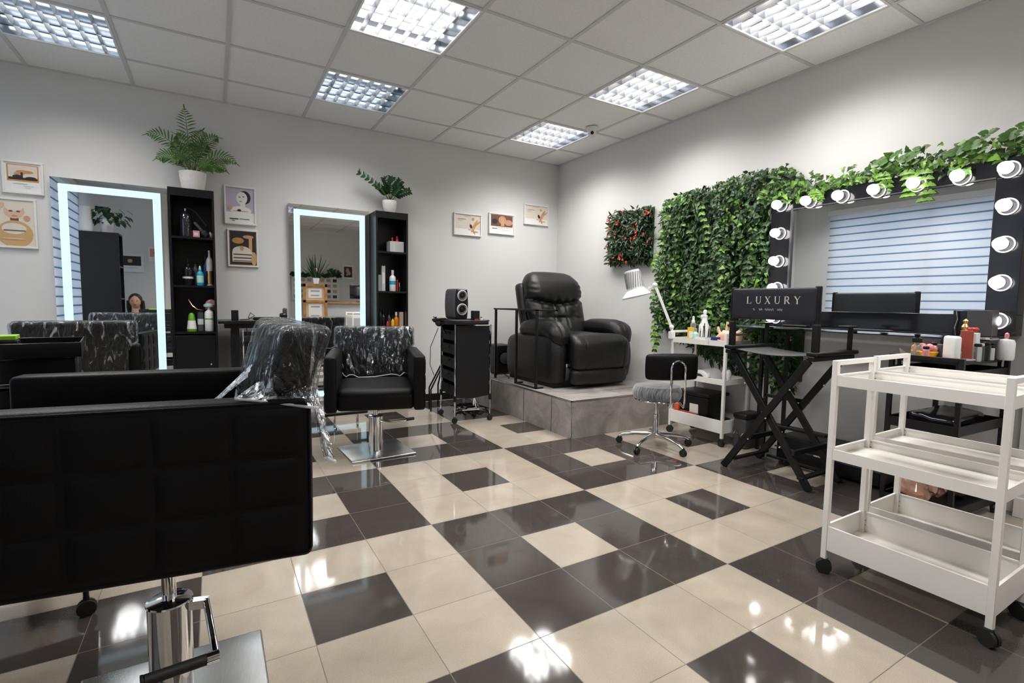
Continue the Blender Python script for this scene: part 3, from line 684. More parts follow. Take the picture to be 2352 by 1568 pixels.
# ------------------------------------------------------------------ styling chairs
def quilt_panel(mb, x, y0, y1, z0, z1, cols, rows, sgn, amp=.007):
    ny, nz = cols*12, rows*10
    vs = []; fs = []
    for i in range(ny+1):
        for j in range(nz+1):
            u, v = i/ny, j/nz
            a = abs(math.sin(PI*u*cols))**.5; b = abs(math.sin(PI*v*rows))**.5
            vs.append((x+sgn*amp*min(a, b), y0+(y1-y0)*u, z0+(z1-z0)*v))
    for i in range(ny):
        for j in range(nz):
            q = (i*(nz+1)+j, (i+1)*(nz+1)+j, (i+1)*(nz+1)+j+1, i*(nz+1)+j+1)
            fs.append(q if sgn > 0 else q[::-1])
    mb.add(vs, fs)
def styling_chair(label, loc, rz, lift, base_rz=0, tail=False, steel_plate='steel', armL=.34, twist=0):
    t = thing('styling_chair', label, 'chair', loc, rz, 'black styling chairs')
    BR = Matrix.Rotation(base_rz-rz, 4, 'Z')
    za, zb = .345+lift, .69+lift
    yf, yb = -armL, .33
    for s in (-1, 1):
        xo, xi = s*.30, s*.23
        c = ((xo+xi)/2, (yf+yb)/2, (za+zb)/2)
        a = MB().rbox(c, (.07, yb-yf, zb-za), .016, (2, 8, 6), puff=.002).obj('armrest', 'leather', t)
        q = MB(); quilt_panel(q, xo-s*.001, yf+.014, yb-.014, za+.014, zb-.016, 5, 3, s, .010); q.obj('quilted_panel', 'leather', a)
        pp_ = [(xo-s*.003, yf+.01, za+.012), (xo-s*.003, yb-.01, za+.012), (xo-s*.003, yb-.004, za+.02), (xo-s*.003, yb-.004, zb-.02), (xo-s*.003, yb-.012, zb-.006), (xo-s*.003, yf+.012, zb-.006), (xo-s*.003, yf+.003, zb-.02), (xo-s*.003, yf+.003, za+.02)]
        MB().tube(pp_, .0032, 6, closed=True).obj('piping', 'leather', a)
    MB().rbox((0, -.02, za+.055), (.46, .60, .10), .02, (6, 6, 2), puff=.004).obj('seat_base', 'leather', t)
    MB().rbox((0, -.06, za+.105), (.455, .52, .07), .03, (6, 6, 2), puff=.012).obj('seat', 'leather', t)
    zt = zb+.145; z0 = za+(.2 if tail else .1)
    yc = yb-(.125 if tail else .045)
    ct, sn = math.cos(twist), math.sin(twist)
    def lean(p):
        k = max(0, (p.z-z0)/(zt-z0))
        wx = 1.0 + .2*max(0, min(1, (p.z-zb+.03)/.05))
        x, y = p.x*wx, p.y-yc
        x, y = x*ct-y*sn, x*sn+y*ct
        return Vector((x, yc+y + .075*k**1.1 - .008*math.cos(p.x*9), p.z))
    def bk(grow, top, bottom, n):
        return MB().rbox((0, yc, (bottom+top)/2), (.455+grow, .095+grow, top-bottom), .022+grow/2, n, puff=.004, fn=lean)
    bk(0, zt, z0, (6, 2, 14)).obj('backrest', 'leather', t)
    # plastic cover with wrinkles
    def wr(p):
        q = lean(p)
        k = max(0, min(1, (zt-p.z)/.33))
        a_ = p.x*38+p.y*38+p.z*9
        w = noise.noise(Vector((a_, p.y*9+p.x*5, p.z*5+lift*30)))*(.003+.006*k) + .0025*math.sin(a_*1.7+3*p.x*p.z*20)*k
        s = 1+(.03 if not tail else .05)*k*k
        return Vector((q.x*s + w, yc+(q.y-yc)*(1+.05*k)+w*1.1, q.z+w*.3))
    wb = zb-(.20 if not tail else .06)
    wp = MB().rbox((0, yc, (wb+zt+.008)/2), (.475, .115, zt+.008-wb), .024, (30, 8, 22), fn=wr)
    cover = wp.obj('plastic_cover', 'wrap', t)
    lp = []
    for i in range(44):
        a = 2*PI*i/44; x = .243*math.copysign(min(1, abs(math.cos(a))**.4), math.cos(a)); y = yc+.06*math.copysign(min(1, abs(math.sin(a))**.4), math.sin(a))
        v = wr(Vector((x, y, wb+.012))); lp.append((v.x, v.y+.004*math.sin(i*2.3), v.z+.010*math.sin(i*1.7)+.012*math.cos(2*a)))
    MB().tube(lp, .0035, 6, closed=True).obj('cover_hem', 'hem', cover)
    if tail:   # loose film over the armrest corner and towards the seat
        def sheet(P00, P10, P01, P11, nm, amp, nu=26, nv=14, seed=0.):
            vs = []; fs = []
            for i in range(nu+1):
                for j in range(nv+1):
                    u, v = i/nu, j/nv
                    p = (Vector(P00)*(1-u)+Vector(P10)*u)*(1-v)+(Vector(P01)*(1-u)+Vector(P11)*u)*v
                    w = amp*(.3+v)*(math.sin(u*19+seed)+.6*math.sin(u*41+seed*2+v*2))
                    vs.append(p+Vector((w*.6, w, 0)))
            for i in range(nu):
                for j in range(nv): fs.append((i*(nv+1)+j, (i+1)*(nv+1)+j, (i+1)*(nv+1)+j+1, i*(nv+1)+j+1))
            o = MB().add(vs, fs).obj(nm, 'wrap', cover)
            MB().tube([vs[i*(nv+1)+nv] for i in range(nu+1)], .0028, 6).obj('hem_edge', 'hem', cover)
            return o
        # from the rear corner outside the near armrest, hanging in a taper
        sheet((.24, yc+.11, zb+.06), (.10, yc+.13, zb+.06), (.27, yb+.030, zb-.14), (.24, yb+.045, zb-.16), 'hanging_film', .004, seed=1.)
        sheet((.235, yc+.02, zb+.03), (.24, yc+.11, zb+.05), (.285, yc-.02, zb+.006), (.305, yb+.012, zb-.02), 'arm_film', .0025, seed=2.)
        sheet((.06, yc+.0, zb+.055), (.23, yc-.0, zb+.04), (.09, yc-.075, zb-.03), (.23, yc-.09, zb-.03), 'front_film', .004, seed=3.)
    # base
    MB().rbox((0, 0, .007), (.43, .40, .014), .006, 3, T=BR).obj('base_plate', steel_plate, t, ang=50)
    hc = .28 if lift > .05 else .25
    MB().lathe([(.05, .012), (.047, .02), (.047, hc-.006), (.05, hc-.004), (.049, hc), (.018, hc+.004)], n=40, T=BR).obj('pump_cylinder', 'chrome', t)
    MB().lathe(cyl(.0155, hc, za-.01), n=24).obj('piston', 'chrome', t)
    MB().box(-.11, .11, -.11, .11, za-.022, za+.002).obj('mounting_plate', 'dgrey', t, bevel=.003)
    pd = MB()
    if lift > .05:
        pd.bar((.035, -.01, hc-.02), (.082, -.03, hc-.016), .02, .022); pd.tube([(.078, -.03, hc-.012), (.098, -.20, hc-.05), (.098, -.205, hc-.055)], .008, 12); pd.tube([(.102, -.205, hc-.053), (.078, -.212, hc-.05)], .013, 12)
        T = BR
        pe = pd.obj('foot_pump_lever', 'chrome', t); pe.data.transform(T)
        g = MB().tube([(.078, -.212, hc-.05), (-.03, -.245, hc-.035)], .012, 14); g.tube([(-.03, -.245, hc-.035), (-.034, -.246, hc-.035)], .013, 14)
        go = g.obj('rubber_grip', 'rubber', pe); go.data.transform(T)
    else:
        pd.tube([(.03, -.03, hc-.03), (.1, -.06, hc-.035), (.2, -.08, hc-.02), (.24, -.06, hc-.02)], .007, 10)
        pd.obj('foot_pump_lever', 'chrome', t)
        MB().tube([(.2, -.08, hc-.02), (.25, -.055, hc-.02)], .011, 10).obj('rubber_grip', 'rubber', t)
    return t
styling_chair('large quilted black styling chair nearest the camera, its plastic-wrapped back showing side-on', (-3.61, -3.41, 0), R_(262), .13, R_(0), True, armL=.38, twist=R_(9))
c2 = styling_chair('black styling chair facing the camera on a square chrome plate, with wrapped backrest', (-2.565, -1.5, 0), R_(-15), 0, R_(2))
# footrest under the second chair
styling_chair('black styling chair turned to the palm-side mirror, seen from behind its wrapped back', (-4.25, -.70, 0), R_(180+10), .045, R_(10))
fr = thing('mirror_footrest', 'small chrome footrest bar on two legs before the second mirror', 'footrest', (-2.6, -.76, 0))
MB().tube([(-.09, 0, .115), (-.09, 0, .02), (-.085, -.02, .004)], .01, 10).obj('leg', 'chrome', fr)
MB().tube([(.09, 0, .115), (.09, 0, .02), (.085, -.02, .004)], .01, 10).obj('leg', 'chrome', fr)
MB().tube([(-.17, 0, .12), (.17, 0, .12)], .014, 12).obj('foot_bar', 'black', fr)

# ------------------------------------------------------------------ recliner
rc = thing('recliner_armchair', 'black leather recliner with padded arms on the stone platform', 'armchair', (-.57, -.95, .2945))
def wrink(p, a=.004, f=14): return noise.noise(Vector((p.x*f, p.y*f, p.z*f*.6)))*a
for s in (-1, 1):
    def fa(p, s=s):
        k = max(0, (-.25-p.y)/.2); z = p.z
        bul = .03*math.sin(PI*min(1, max(0, (z-.03)/.44)))
        return Vector((p.x+s*bul*.6, p.y-bul*.9*(1 if p.y < -.2 else 0), z - .05*max(0, (p.y-.1)/.25)*(z/.47)) )
    ar = MB().rbox((s*.36, -.04, .25), (.165, .80, .44), .06, (4, 10, 6), puff=.008, fn=fa).obj('arm_side', 'leather2', rc)
    def fp(p, s=s):
        e = max(0, (-.28-p.y)/.14); w = .007*math.sin(p.x*90+p.y*14)*min(1, e+max(0, (p.y-.02)/.1))
        return Vector((p.x+s*.01, p.y, p.z+w-.05*e*e*(.6 if p.z > .5 else 1.0) - .03*max(0, (p.y-0)/.15)))
    MB().rbox((s*.35, -.17, .51), (.205, .60, .145), .07, (12, 20, 5), puff=.012, fn=fp).obj('arm_pad', 'leather2', rc)
MB().rbox((0, -.16, .33), (.55, .62, .26), .06, (10, 10, 4), puff=.015).obj('seat', 'leather2', rc)
def ff(p):
    k = (p.z-.31)
    return Vector((p.x, p.y-.03*math.cos(k*7)+.05*max(0, (p.z-.40)/.07)+wrink(p, .003, 22)*(1 if abs(p.x) > .24 else .4), p.z))
def groove(p):
    q = ff(p)
    for gx in (-.20, .22):
        d = abs(q.x-gx)
        if d < .012: q.y += .005*(1-d/.012)
    return q
MB().rbox((0, -.50, .315), (.60, .13, .30), .045, (46, 3, 12), puff=.012, fn=groove).obj('footrest_panel', 'leather2', rc)
MB().rbox((0, -.515, .105), (.60, .11, .13), .035, (20, 3, 5), puff=.01, fn=lambda p: Vector((p.x, p.y+wrink(p, .004, 26), p.z))).obj('lower_footrest_panel', 'leather2', rc)
MB().box(-.4, .4, -.4, .36, 0, .06).obj('base_frame', 'black', rc, smooth=False)
def lb(z): return .06+.24*max(0, (z-.35))/.7      # lean of the back
def fb(p):
    y = p.y+lb(p.z)
    z = p.z
    fr_ = p.y < 0
    w = 0
    if fr_:
        w += .036*math.exp(-((z-.785+.055*math.cos(p.x*5))/.022)**2)               # seam under the head cushion
        for gx, gz in ((-.13, .62), (.0, .57), (.14, .62), (0, .70)):
            w += .03*math.exp(-((p.x-gx)**2+(z-gz)**2)/.0022)
        for gx in (-.065, .075): w += .012*math.exp(-((p.x-gx)/.012)**2)*(1 if .5 < z < .75 else 0)
        w += .012*math.exp(-((z-.6)/.014)**2)*(1 if abs(p.x) < .22 else 0)
        w -= .035*max(0, 1-((z-.89)/.12)**2)
        w += .006*math.sin(p.x*70+z*20)*math.exp(-((z-.74)/.05)**2)
        w += .006*math.sin(z*120+p.x*30)*(1 if abs(p.x) > .22 else 0)*math.exp(-((z-.9)/.15)**2)
    nx = p.x*(1+.06*math.sin(PI*(z-.4)/.65)) * (1-.10*max(0, (z-.93)/.1))
    return Vector((nx, y+w, z))
MB().rbox((0, .0, .71), (.60, .19, .66), .085, (40, 4, 44), puff=.012, fn=fb).obj('back_cushion', 'leather2', rc)
MB().rbox((-.0, .115, .62), (.70, .13, .62), .05, (6, 3, 8), puff=.01, fn=lambda p: Vector((p.x, p.y+lb(p.z)*.9, p.z))).obj('back_shell', 'leather2', rc)

# side rail table
rt = thing('side_table_frame', 'thin black metal C-frame side table standing on the platform beside the recliner', 'table', (-1.13, -.95, .293))
b = .02; zt = .68
MB().box(-.01, .21, -.365, -.345, zt-.01, zt+.004).box(-.01, .01, -.365, .40, zt-.01, zt+.004).box(.19, .21, -.365, .40, zt-.01, zt+.004).box(-.01, .21, .38, .40, zt-.01, zt+.004).obj('top_frame', 'black', rt, bevel=.001)
MB().box(.01, .19, -.345, .38, zt-.006, zt+.001).obj('glass_top', 'clear', rt, smooth=False)
for y, q in ((-.355, 1), (-.02, 1), (.37, 0)):
    lg = MB().box(-b/2, b/2, y-b/2, y+b/2, 0, zt-.01)
    if q: lg.box(-b/2, .075, y-b/2, y+b/2, 0, .012)
    lg.obj('leg', 'black', rt, bevel=.001)
MB().box(-b/2, b/2, -.355, -.02, 0, .012).obj('floor_bar', 'black', rt, bevel=.001)
sw = thing('subwoofer', 'black box speaker standing low behind the C-frame side table', 'speaker', (-.93, -.3, .30), R_(0))
MB().rbox((0, 0, .15), (.20, .25, .29), .012, 3).obj('cabinet', 'black', sw)
MB().lathe([(.07, 0), (.07, -.004), (.05, .004), (1e-5, .012)], n=28, T=Matrix.Translation((0, -.125, .16)) @ Matrix.Rotation(R_(90), 4, 'X')).obj('cone', 'dgrey', sw)
MB().tube([(-1.16, -.62, .302), (-1.08, -.5, .302), (-1.0, -.42, .302), (-.95, -.44, .302), (-1.0, -.62, .302), (-1.06, -.72, .302)], .004, 6).obj('cable', 'rubber')
tag(bpy.data.objects['cable'], 'black cable curling over the platform by the box speaker', 'cable')

# ------------------------------------------------------------------ salon trolley by the platform
def caster(mb, x, y, z=0, r=.024, a=0):
    T = Matrix.Translation((x, y, z+r)) @ Matrix.Rotation(a, 4, 'Z')
    for s in (-1, 1):
        mb.lathe([(r*.4, -.006), (r, -.005), (r, .005), (r*.4, .006)], n=18, T=T @ Matrix.Translation((0, s*.008, 0)) @ Matrix.Rotation(R_(90), 4, 'X'))
    mb.box(-.008, .008, -.006, .006, 0, r+.012, T)
st = thing('salon_trolley', 'black salon trolley with chrome posts and round-ended top beside the platform', 'trolley', (-1.585, -.85, 0), R_(-4))
px = .163; py = .18
for sx in (-1, 1):
    for sy in (-1, 1):
        MB().tube([(sx*px, sy*py, .05), (sx*px, sy*py, .84)], .0075, 10).obj('post', 'chrome', st)
        m = MB(); caster(m, sx*px, sy*py, 0, .024, .5*sx); m.obj('caster', 'rubber', st)
        MB().lathe([(.014, 0), (.014, .05)], c=(sx*px, sy*py, .185), n=12).obj('post_collar', 'black', st)
pan = [(-px+.012, .215), (0, .205), (px-.012, .225), (px-.012, .83), (-px+.012, .83)]
MB().prism(pan, -py-.004, -py+.008, 'y').obj('front_panel', 'blam', st, smooth=False)
MB().prism(pan, py-.008, py+.004, 'y').obj('back_panel', 'blam', st, smooth=False)
for k in range(5):
    z = .23+k*.118
    dr = MB().box(-px+.005, px-.005, -py+.02, py-.02, z, z+.004).box(-px+.0, -px+.006, -py+.015, py-.015, z, z+.085).box(px-.006, px, -py+.015, py-.015, z, z+.085).box(-px, px, -py+.015, -py+.019, z, z+.085).box(-px, px, py-.019, py-.015, z, z+.085)
    d = dr.obj('drawer', 'black', st, smooth=False)
    MB().box(-px-.012, -px, -.05, .05, z+.055, z+.07).obj('handle', 'black', d, bevel=.002)
tp = []
for i in range(40):
    a = 2*PI*i/40; c_, s_ = math.cos(a), math.sin(a)
    tp.append((.20*math.copysign(abs(c_)**.45, c_)+(-.03), .225*math.copysign(abs(s_)**.6, s_)))
MB().prism(tp, .84, .862, 'z').obj('top_tray', 'black', st, bevel=.004)
MB().tube([(x, y, .872) for x, y in tp], .007, 8, closed=True).obj('tray_rim', 'black', st)
ls = MB()
for k in range(3): ls.tube([(-px, -py, .14-.02*k), (-px*.4, 0-.05*k, .09), (px*.5, -.06*k, .09), (px, py, .15)], .007, 8)
ls.obj('lower_wire_shelf', 'chrome', st)
bg = thing('cable_bundle', 'tangled black dryer and cords lying under the salon trolley', 'cables', (-1.55, -.83, 0))
q = MB()
for k in range(5):
    pts = [(.13*math.cos(i*.9+k)+.03*k-.05, .11*math.sin(i*1.3+k*2), .03+.07*abs(math.sin(i*.8+k))) for i in range(9)]
    q.tube(pts, .008, 6)
q.obj('cords', 'rubber', bg)
MB().rbox((.05, -.02, .07), (.16, .06, .06), .028, 3).obj('dryer_body', 'bsheen', bg)
MB().ball((.1, -.05, .05), (.045, .03, .035)).obj('dryer_nozzle', 'dgrey', bg)
# dryer holder clipped on the trolley
hd = thing('tool_holder', 'spiky black clip-on tool holder at the trolley edge beside the speaker', 'tool holder', (-1.80, -.80, .80))
q = MB()
for k in range(9):
    a = k*.7; q.tube([(0, 0, .03), (-.03*math.cos(a)-.02, -.04*math.sin(a), .07), (-.07*abs(math.cos(a))-.01, -.05*math.sin(a), .08+.02*math.sin(k*2))], .004, 6)
q.tube([(-.06, -.03, .08), (-.02, -.045, .085), (.03, -.04, .085)], .007, 8)
q.ball((-.02, -.01, .05), (.035, .035, .035), 12); q.ball((-.05, .015, .07), .02, 10); q.ball((.01, -.02, .07), .02, 10)
q.obj('clip_cluster', 'rubber', hd)
MB().bar((0, 0, .04), (.05, 0, -.05), .018, .012).obj('arm_bracket', 'black', hd)
ts = thing('light_stand', 'thin black folding stand leaning behind the salon trolley', 'stand', (-1.73, -.45, 0))
for k, (x, y) in enumerate(((-.03, .02), (-.06, -.1), (.1, .12))):
    MB().tube([(x, y, .012), (x, y, .22), (x+(.13-x)*.95, y*.3, .50), (.1, .0, .6)], .008, 8).obj('leg', 'black', ts)
MB().tube([(.1, 0, .58), (.1, 0, .78)], .009, 8).obj('pole', 'black', ts)
MB().tube([(-1.79, -.72, .8), (-1.815, -.6, .62), (-1.80, -.55, .45), (-1.78, -.6, .36)], .003, 6).obj('cord', 'rubber')
tag(bpy.data.objects['cord'], 'thin black cord hanging from the tool holder past the trolley', 'cord')
# speaker on the trolley
sp = thing('bookshelf_speaker', 'dark grey two-cone speaker with silver rings on the salon trolley', 'speaker', (-1.68, -.86, .88), R_(4))
def fsp(p):
    k = (p.z-.13)/.135
    return Vector((p.x*(1-.18*k*k), p.y, p.z))
MB().rbox((0, 0, .133), (.145, .19, .262), .025, (6, 4, 10), fn=fsp).obj('cabinet', 'dgrey', sp)
MB().rbox((0, -.092, .133), (.125, .02, .255), .009, (6, 2, 10), fn=fsp).obj('front_baffle', 'bsheen', sp)
for z, r in ((.205, .046), (.088, .05)):
    T = Matrix.Translation((0, -.101, z)) @ Matrix.Rotation(R_(90), 4, 'X')
    MB().lathe([(r, 0), (r, .008), (r*.86, .012), (r*.8, .004)], n=32, T=T, cap=False).obj('ring', 'lgrey', sp)
    MB().lathe([(r*.8, .006), (r*.74, .009), (r*.62, .004), (r*.3, -.006), (r*.28, .002), (1e-5, .006)], n=32, T=T, cap=False).obj('cone', 'black', sp)
    MB().lathe([(r*.70, .0095), (r*.67, .0105), (r*.63, .0065)], n=32, T=T, cap=False).obj('trim_ring', 'grey', sp)
t = thing('card_holder', 'small black open cup with red rim on the trolley top', 'holder', (-1.53, -.93, .872))
MB().box(-.03, .03, -.03, .03, 0, .085).obj('cup_body', 'black', t, bevel=.004)
MB().box(-.02, .02, -.032, -.029, .003, .014).obj('red_mark', 'red', t, smooth=False)
t = thing('small_jar', 'tiny white jar beside the black cup on the trolley top', 'jar', (-1.455, -.90, .872))
MB().lathe(cyl(.012, 0, .02)).obj('jar_body', 'pwhite', t); MB().lathe(cyl(.009, .02, .03)).obj('lid', 'black', t)
tag(MB().box(-1.50, -1.43, -.98, -.94, .8725, .876).obj('paper_slip', 'paper'), 'white paper slip lying on the trolley top rim', 'paper')

# ------------------------------------------------------------------ black work desk between mirrors
dk = thing('work_desk', 'narrow black desk with racks between the two strip mirrors', 'desk', (-3.2, -.24, 0))
MB().box(-.272, .27, -.2, .19, .835, .858).obj('desk_top', 'blam', dk, bevel=.002)
MB().box(-.23, .25, -.17, .17, .80, .833).obj('apron', 'blam', dk, smooth=False)
MB().box(-.185, -.13, -.14, .14, 0, .80).obj('leg_panel', 'blam', dk, smooth=False)
MB().box(-.108, -.10, -.16, -.15, 0, .80).obj('rack_post', 'lgrey', dk, smooth=False)
MB().box(.235, .243, -.16, -.15, 0, .80).obj('rack_post', 'lgrey', dk, smooth=False)
for k, z in enumerate((.74, .66, .57, .46, .34)):
    MB().box(-.1, .235, -.16, .14, z, z+.012).box(-.1, .235, -.165, -.155, z, z+.03).obj('rack_shelf', 'black', dk, smooth=False)
t = thing('desk_cup', 'small black square cup standing on the desk by the shelf unit', 'cup', (-3.355, -.32, .859))
MB().box(-.025, .025, -.025, .025, 0, .08).obj('cup_body', 'black', t, bevel=.003)
t = thing('hair_straightener', 'flat black straightener with looped cord on the desk', 'hair tool', (-3.12, -.34, .859), R_(5))
MB().rbox((0, 0, .014), (.22, .035, .026), .012, 3).obj('body', 'bsheen', t)
MB().tube([(-.10, 0, .012), (-.14, .02, .02), (-.12, .05, .06), (-.09, .05, .035), (-.14, .02, .008), (-.2, 0, .005)], .0035, 6).obj('cord', 'rubber', t)
t = thing('clipper_stand', 'glossy black clipper in its stand at the mirror end of the desk', 'hair tool', (-3.0, -.3, .859))
MB().rbox((0, 0, .03), (.06, .05, .06), .018, 3).obj('stand', 'bsheen', t)
MB().rbox((.012, 0, .06), (.035, .03, .08), .012, 3).obj('clipper', 'dgrey', t)
MB().tube([(-3.28, -.42, .80), (-3.27, -.43, .74), (-3.3, -.43, .70), (-3.31, -.43, .66)], .003, 6).obj('desk_cable', 'rubber')
tag(bpy.data.objects['desk_cable'], 'thin black cable hanging below the desk top', 'cable')

# ------------------------------------------------------------------ trolley at the picture edge
lt = thing('tray_trolley', 'black glossy tray trolley cut by the picture edge, behind the big armrest', 'trolley', (-4.06, -2.745, 0), R_(8))
for sx in (-1, 1):
    for sy in (-1, 1):
        MB().tube([(sx*.17, sy*.12, .05), (sx*.17, sy*.12, .87)], .008, 8).obj('post', 'black', lt)
        m = MB(); caster(m, sx*.17, sy*.12, 0, .026); m.obj('caster', 'rubber', lt)
def tray(w, d, z, h, th=.004):
    return MB().box(-w, w, -d, d, z, z+th).box(-w, w, -d, -d+th, z, z+h).box(-w, w, d-th, d, z, z+h).box(-w, -w+th, -d, d, z, z+h).box(w-th, w, -d, d, z, z+h)
for z, h in ((.842, .045), (.70, .05), (.62, .05), (.50, .06), (.36, .06), (.2, .08)):
    tray(.19, .145, z, h).obj('tray', 'bsheen', lt, bevel=.0015)
MB().box(-.175, .175, -.13, .13, .40, .60).box(-.175, .175, -.13, .13, .655, .695).box(-.175, .175, -.13, .13, .755, .838).obj('drawer_block', 'bsheen', lt, bevel=.002)
MB().box(-.19, .195, -.155, -.148, .76, .772).obj('chrome_rail', 'chrome', lt, bevel=.002)
MB().box(-.16, -.02, -.1493, -.1455, .815, .835).obj('label_strip', 'lgrey', lt, smooth=False)
t = thing('tool_case', 'black box with lime green lid on the tray trolley', 'box', (-4.10, -2.62, .848), R_(8))
MB().box(-.06, .05, -.05, .05, 0, .035).obj('case_body', 'black', t, bevel=.003)
MB().box(-.06, .045, -.045, .045, .036, .05).obj('lid', 'lime', t, bevel=.002)
tag(MB().rbox((-4.04, -2.72, .853), (.2, .05, .012), .005, 3).obj('comb', 'dgrey'), 'long dark comb lying in the top tray of the trolley', 'comb')

# ------------------------------------------------------------------ utility carts
def cart(name, label, loc, rz, mt, w=.505, d=.30, grp=None, top=.83, levels=((.735, .775), (.452, .492), (.095, .19))):
    # w along local x, d along local y
    t = thing(name, label, 'cart', loc, rz, grp)
    p = .02; X, Y = w/2, d/2
    for sx in (-1, 1):
        for sy in (-1, 1):
            x0 = sx*(X-p/2); y0 = sy*(Y-p/2)
            MB().box(x0-p/2, x0+p/2, y0-p/2, y0+p/2, .058, top).obj('post', mt, t, bevel=.0015)
            m = MB(); caster(m, x0, y0, 0, .027, .5 if sx > 0 else -.4)
            c = m.obj('caster', 'rubber', t)
            MB().lathe([(.012, .05), (.014, .06)], c=(x0, y0, 0), n=12).obj('swivel', 'dgrey', c)
        MB().box(sx*(X-p/2)-p/2, sx*(X-p/2)+p/2, -Y+p, Y-p, top-.018, top).obj('handle', mt, t, bevel=.0015)
    for z0, z1 in levels:
        th = .003
        q = MB().box(-X+.004, X-.004, -Y+.004, Y-.004, z0+.004, z0+.007)
        q.box(-X+p, X-p, -Y+.002, -Y+.002+th, z0, z1).box(-X+p, X-p, Y-.002-th, Y-.002, z0, z1)
        q.box(-X+.002, -X+.002+th, -Y+p, Y-p, z0, z1).box(X-.002-th, X-.002, -Y+p, Y-p, z0, z1)
        # rolled lip
        q.box(-X+p, X-p, -Y+.0051, -Y+.0105, z1-.004, z1-.0003).box(-X+p, X-p, Y-.0105, Y-.0051, z1-.004, z1-.0003)
        q.box(-X+.0051, -X+.0105, -Y+p, Y-p, z1-.004, z1-.0003).box(X-.0105, X-.0051, -Y+p, Y-p, z1-.004, z1-.0003)
        tr = q.obj('tray', mt, t, smooth=False)
        sc = MB()
        for sx in (-1, 1):
            for sy in (-1, 1):
                for zz in ((z0+z1)/2-.01, (z0+z1)/2+.01): sc.ball((sx*(X-.022), sy*(Y-.007), zz), .0022, 8); 
        sc.obj('screws', 'grey', tr)
    return t
G = 'white three-tier utility carts'
cart('utility_cart', 'empty white three-tier cart nearest the camera, in front of its twin', (-1.34, -4.122, 0), R_(90), 'white', grp=G)
cart('utility_cart', 'empty white three-tier cart standing close behind its twin, before the black cart', (-.975, -4.10, 0), R_(90.5), 'white', grp=G)
cart('utility_cart', 'white cart filled with nail supplies in front of the green leaf wall', (-.18, -2.315, 0), R_(90), 'white', grp=G)
cart('utility_cart', 'black three-tier cart crowded with cosmetics under the bulb mirror', (-.335, -3.845, 0), R_(-3), 'black', w=.505, d=.30, top=.805, levels=((.705, .745), (.445, .49), (.055, .095)))

# goods on the leaf-wall cart (top tray z .742)
zc = .743
carton('orange_carton', 'orange-yellow carton with pale label and clear dropper top on the leaf-wall cart', 'box', (-.27, -2.2, zc), (.045, .042, .115), 'yellow', lab='paper', rz=R_(-45))
t = bottle('dropper_bottle', 'clear bottle with white teat standing behind the orange carton', 'bottle', (-.225, -2.185, zc), [('bottle_body', cyl(.02, 0, .15), 'clear'), ('collar', cyl(.014, .15, .17), 'pwhite'), ('teat', [(.009, .17), (.008, .2), (1e-5, .205)], 'pwhite')])
bottle('teal_bottle', 'small teal bottle between orange carton and white open box', 'bottle', (-.26, -2.24, zc), [('bottle_body', bot(.022, .09), 'mint'), ('cap', cyl(.01, .09, .11), 'grey')])
bottle('white_spray_bottle', 'tall white bottle with knobbed top, the highest on the leaf-wall cart', 'bottle', (-.19, -2.265, zc), [('bottle_body', [(.034, 0), (.034, .13), (.02, .17), (.018, .2)], 'pwhite'), ('cap', [(.02, .2), (.02, .212), (.01, .215), (.016, .24), (.01, .255), (1e-5, .257)], 'pwhite')])
bottle('round_top_bottle', 'white bottle with round cream ball top beside the tallest bottle', 'bottle', (-.13, -2.2, zc), [('bottle_body', bot(.03, .17), 'pwhite'), ('ball_top', [(.008, .17), (.018, .185), (.02, .2), (.012, .215), (1e-5, .218)], 'paper')])
t = thing('open_box', 'white open box of brushes with blue printed end on the leaf-wall cart', 'box', (-.29, -2.35, zc), R_(82))
MB().box(-.07, .07, -.03, -.028, 0, .05).box(-.07, .07, .028, .03, 0, .05).box(-.07, -.068, -.03, .03, 0, .05).box(.068, .07, -.03, .03, 0, .05).box(-.07, .07, -.03, .03, 0, .002).obj('box_body', 'paper', t, smooth=False)
for k in range(7):
    s = thing('nail_brush', 'nail brush or file standing in the white open box', 'brush', (-.285+.006*(k % 3), -2.30-.016*k, zc+.004), 0, 'brushes and files in the open box')
    dx = .01*math.sin(k*2)
    MB().tube([(0, 0, 0), (dx, -.004, .09+.02*(k % 3))], .004, 8).obj('handle', ['dgrey', 'grey', 'black', 'paper'][k % 4], s)
    MB().ball((dx*1.05, -.004, .10+.02*(k % 3)), (.004, .004, .012), 8).obj('tip', ['beige', 'black', 'dgrey', 'paper'][k % 4], s)
t = thing('printed_tin', 'navy printed box beside the white open box on the leaf-wall cart', 'box', (-.285, -2.435, zc), R_(85))
MB().box(-.03, .03, -.025, .025, 0, .055).obj('box_body', 'navy', t, bevel=.002)
MB().prism(ell(0, .03, .02, .018), -.0255, -.025, 'y').obj('oval_label', 'paper', t, smooth=False)
MB().prism(ell(.004, .03, .008, .008), -.0262, -.0255, 'y').obj('red_dot', 'red', t, smooth=False)
t = thing('practice_hand', 'peach rubber practice hand with raised fingers on the leaf-wall cart', 'practice hand', (-.2, -2.45, zc))
MB().rbox((0, 0, .05), (.06, .13, .10), .025, (4, 6, 4), puff=.005, fn=lambda p: Vector((p.x, p.y, p.z*(1-.5*max(0, (p.y)/.07))))).obj('palm', 'skinp', t)
for k, (y, h) in enumerate(((-.048, .165), (-.02, .17))): MB().tube([(0, y, .08), (0, y-.002, .12), (.003, y-.004, h)], [.012, .0105, .009], 10).obj('finger', 'skinp', t)
MB().tube([(0, .03, .07), (0, .05, .11), (0, .055, .13)], [.012, .01, .008], 10).obj('thumb', 'skinp', t)
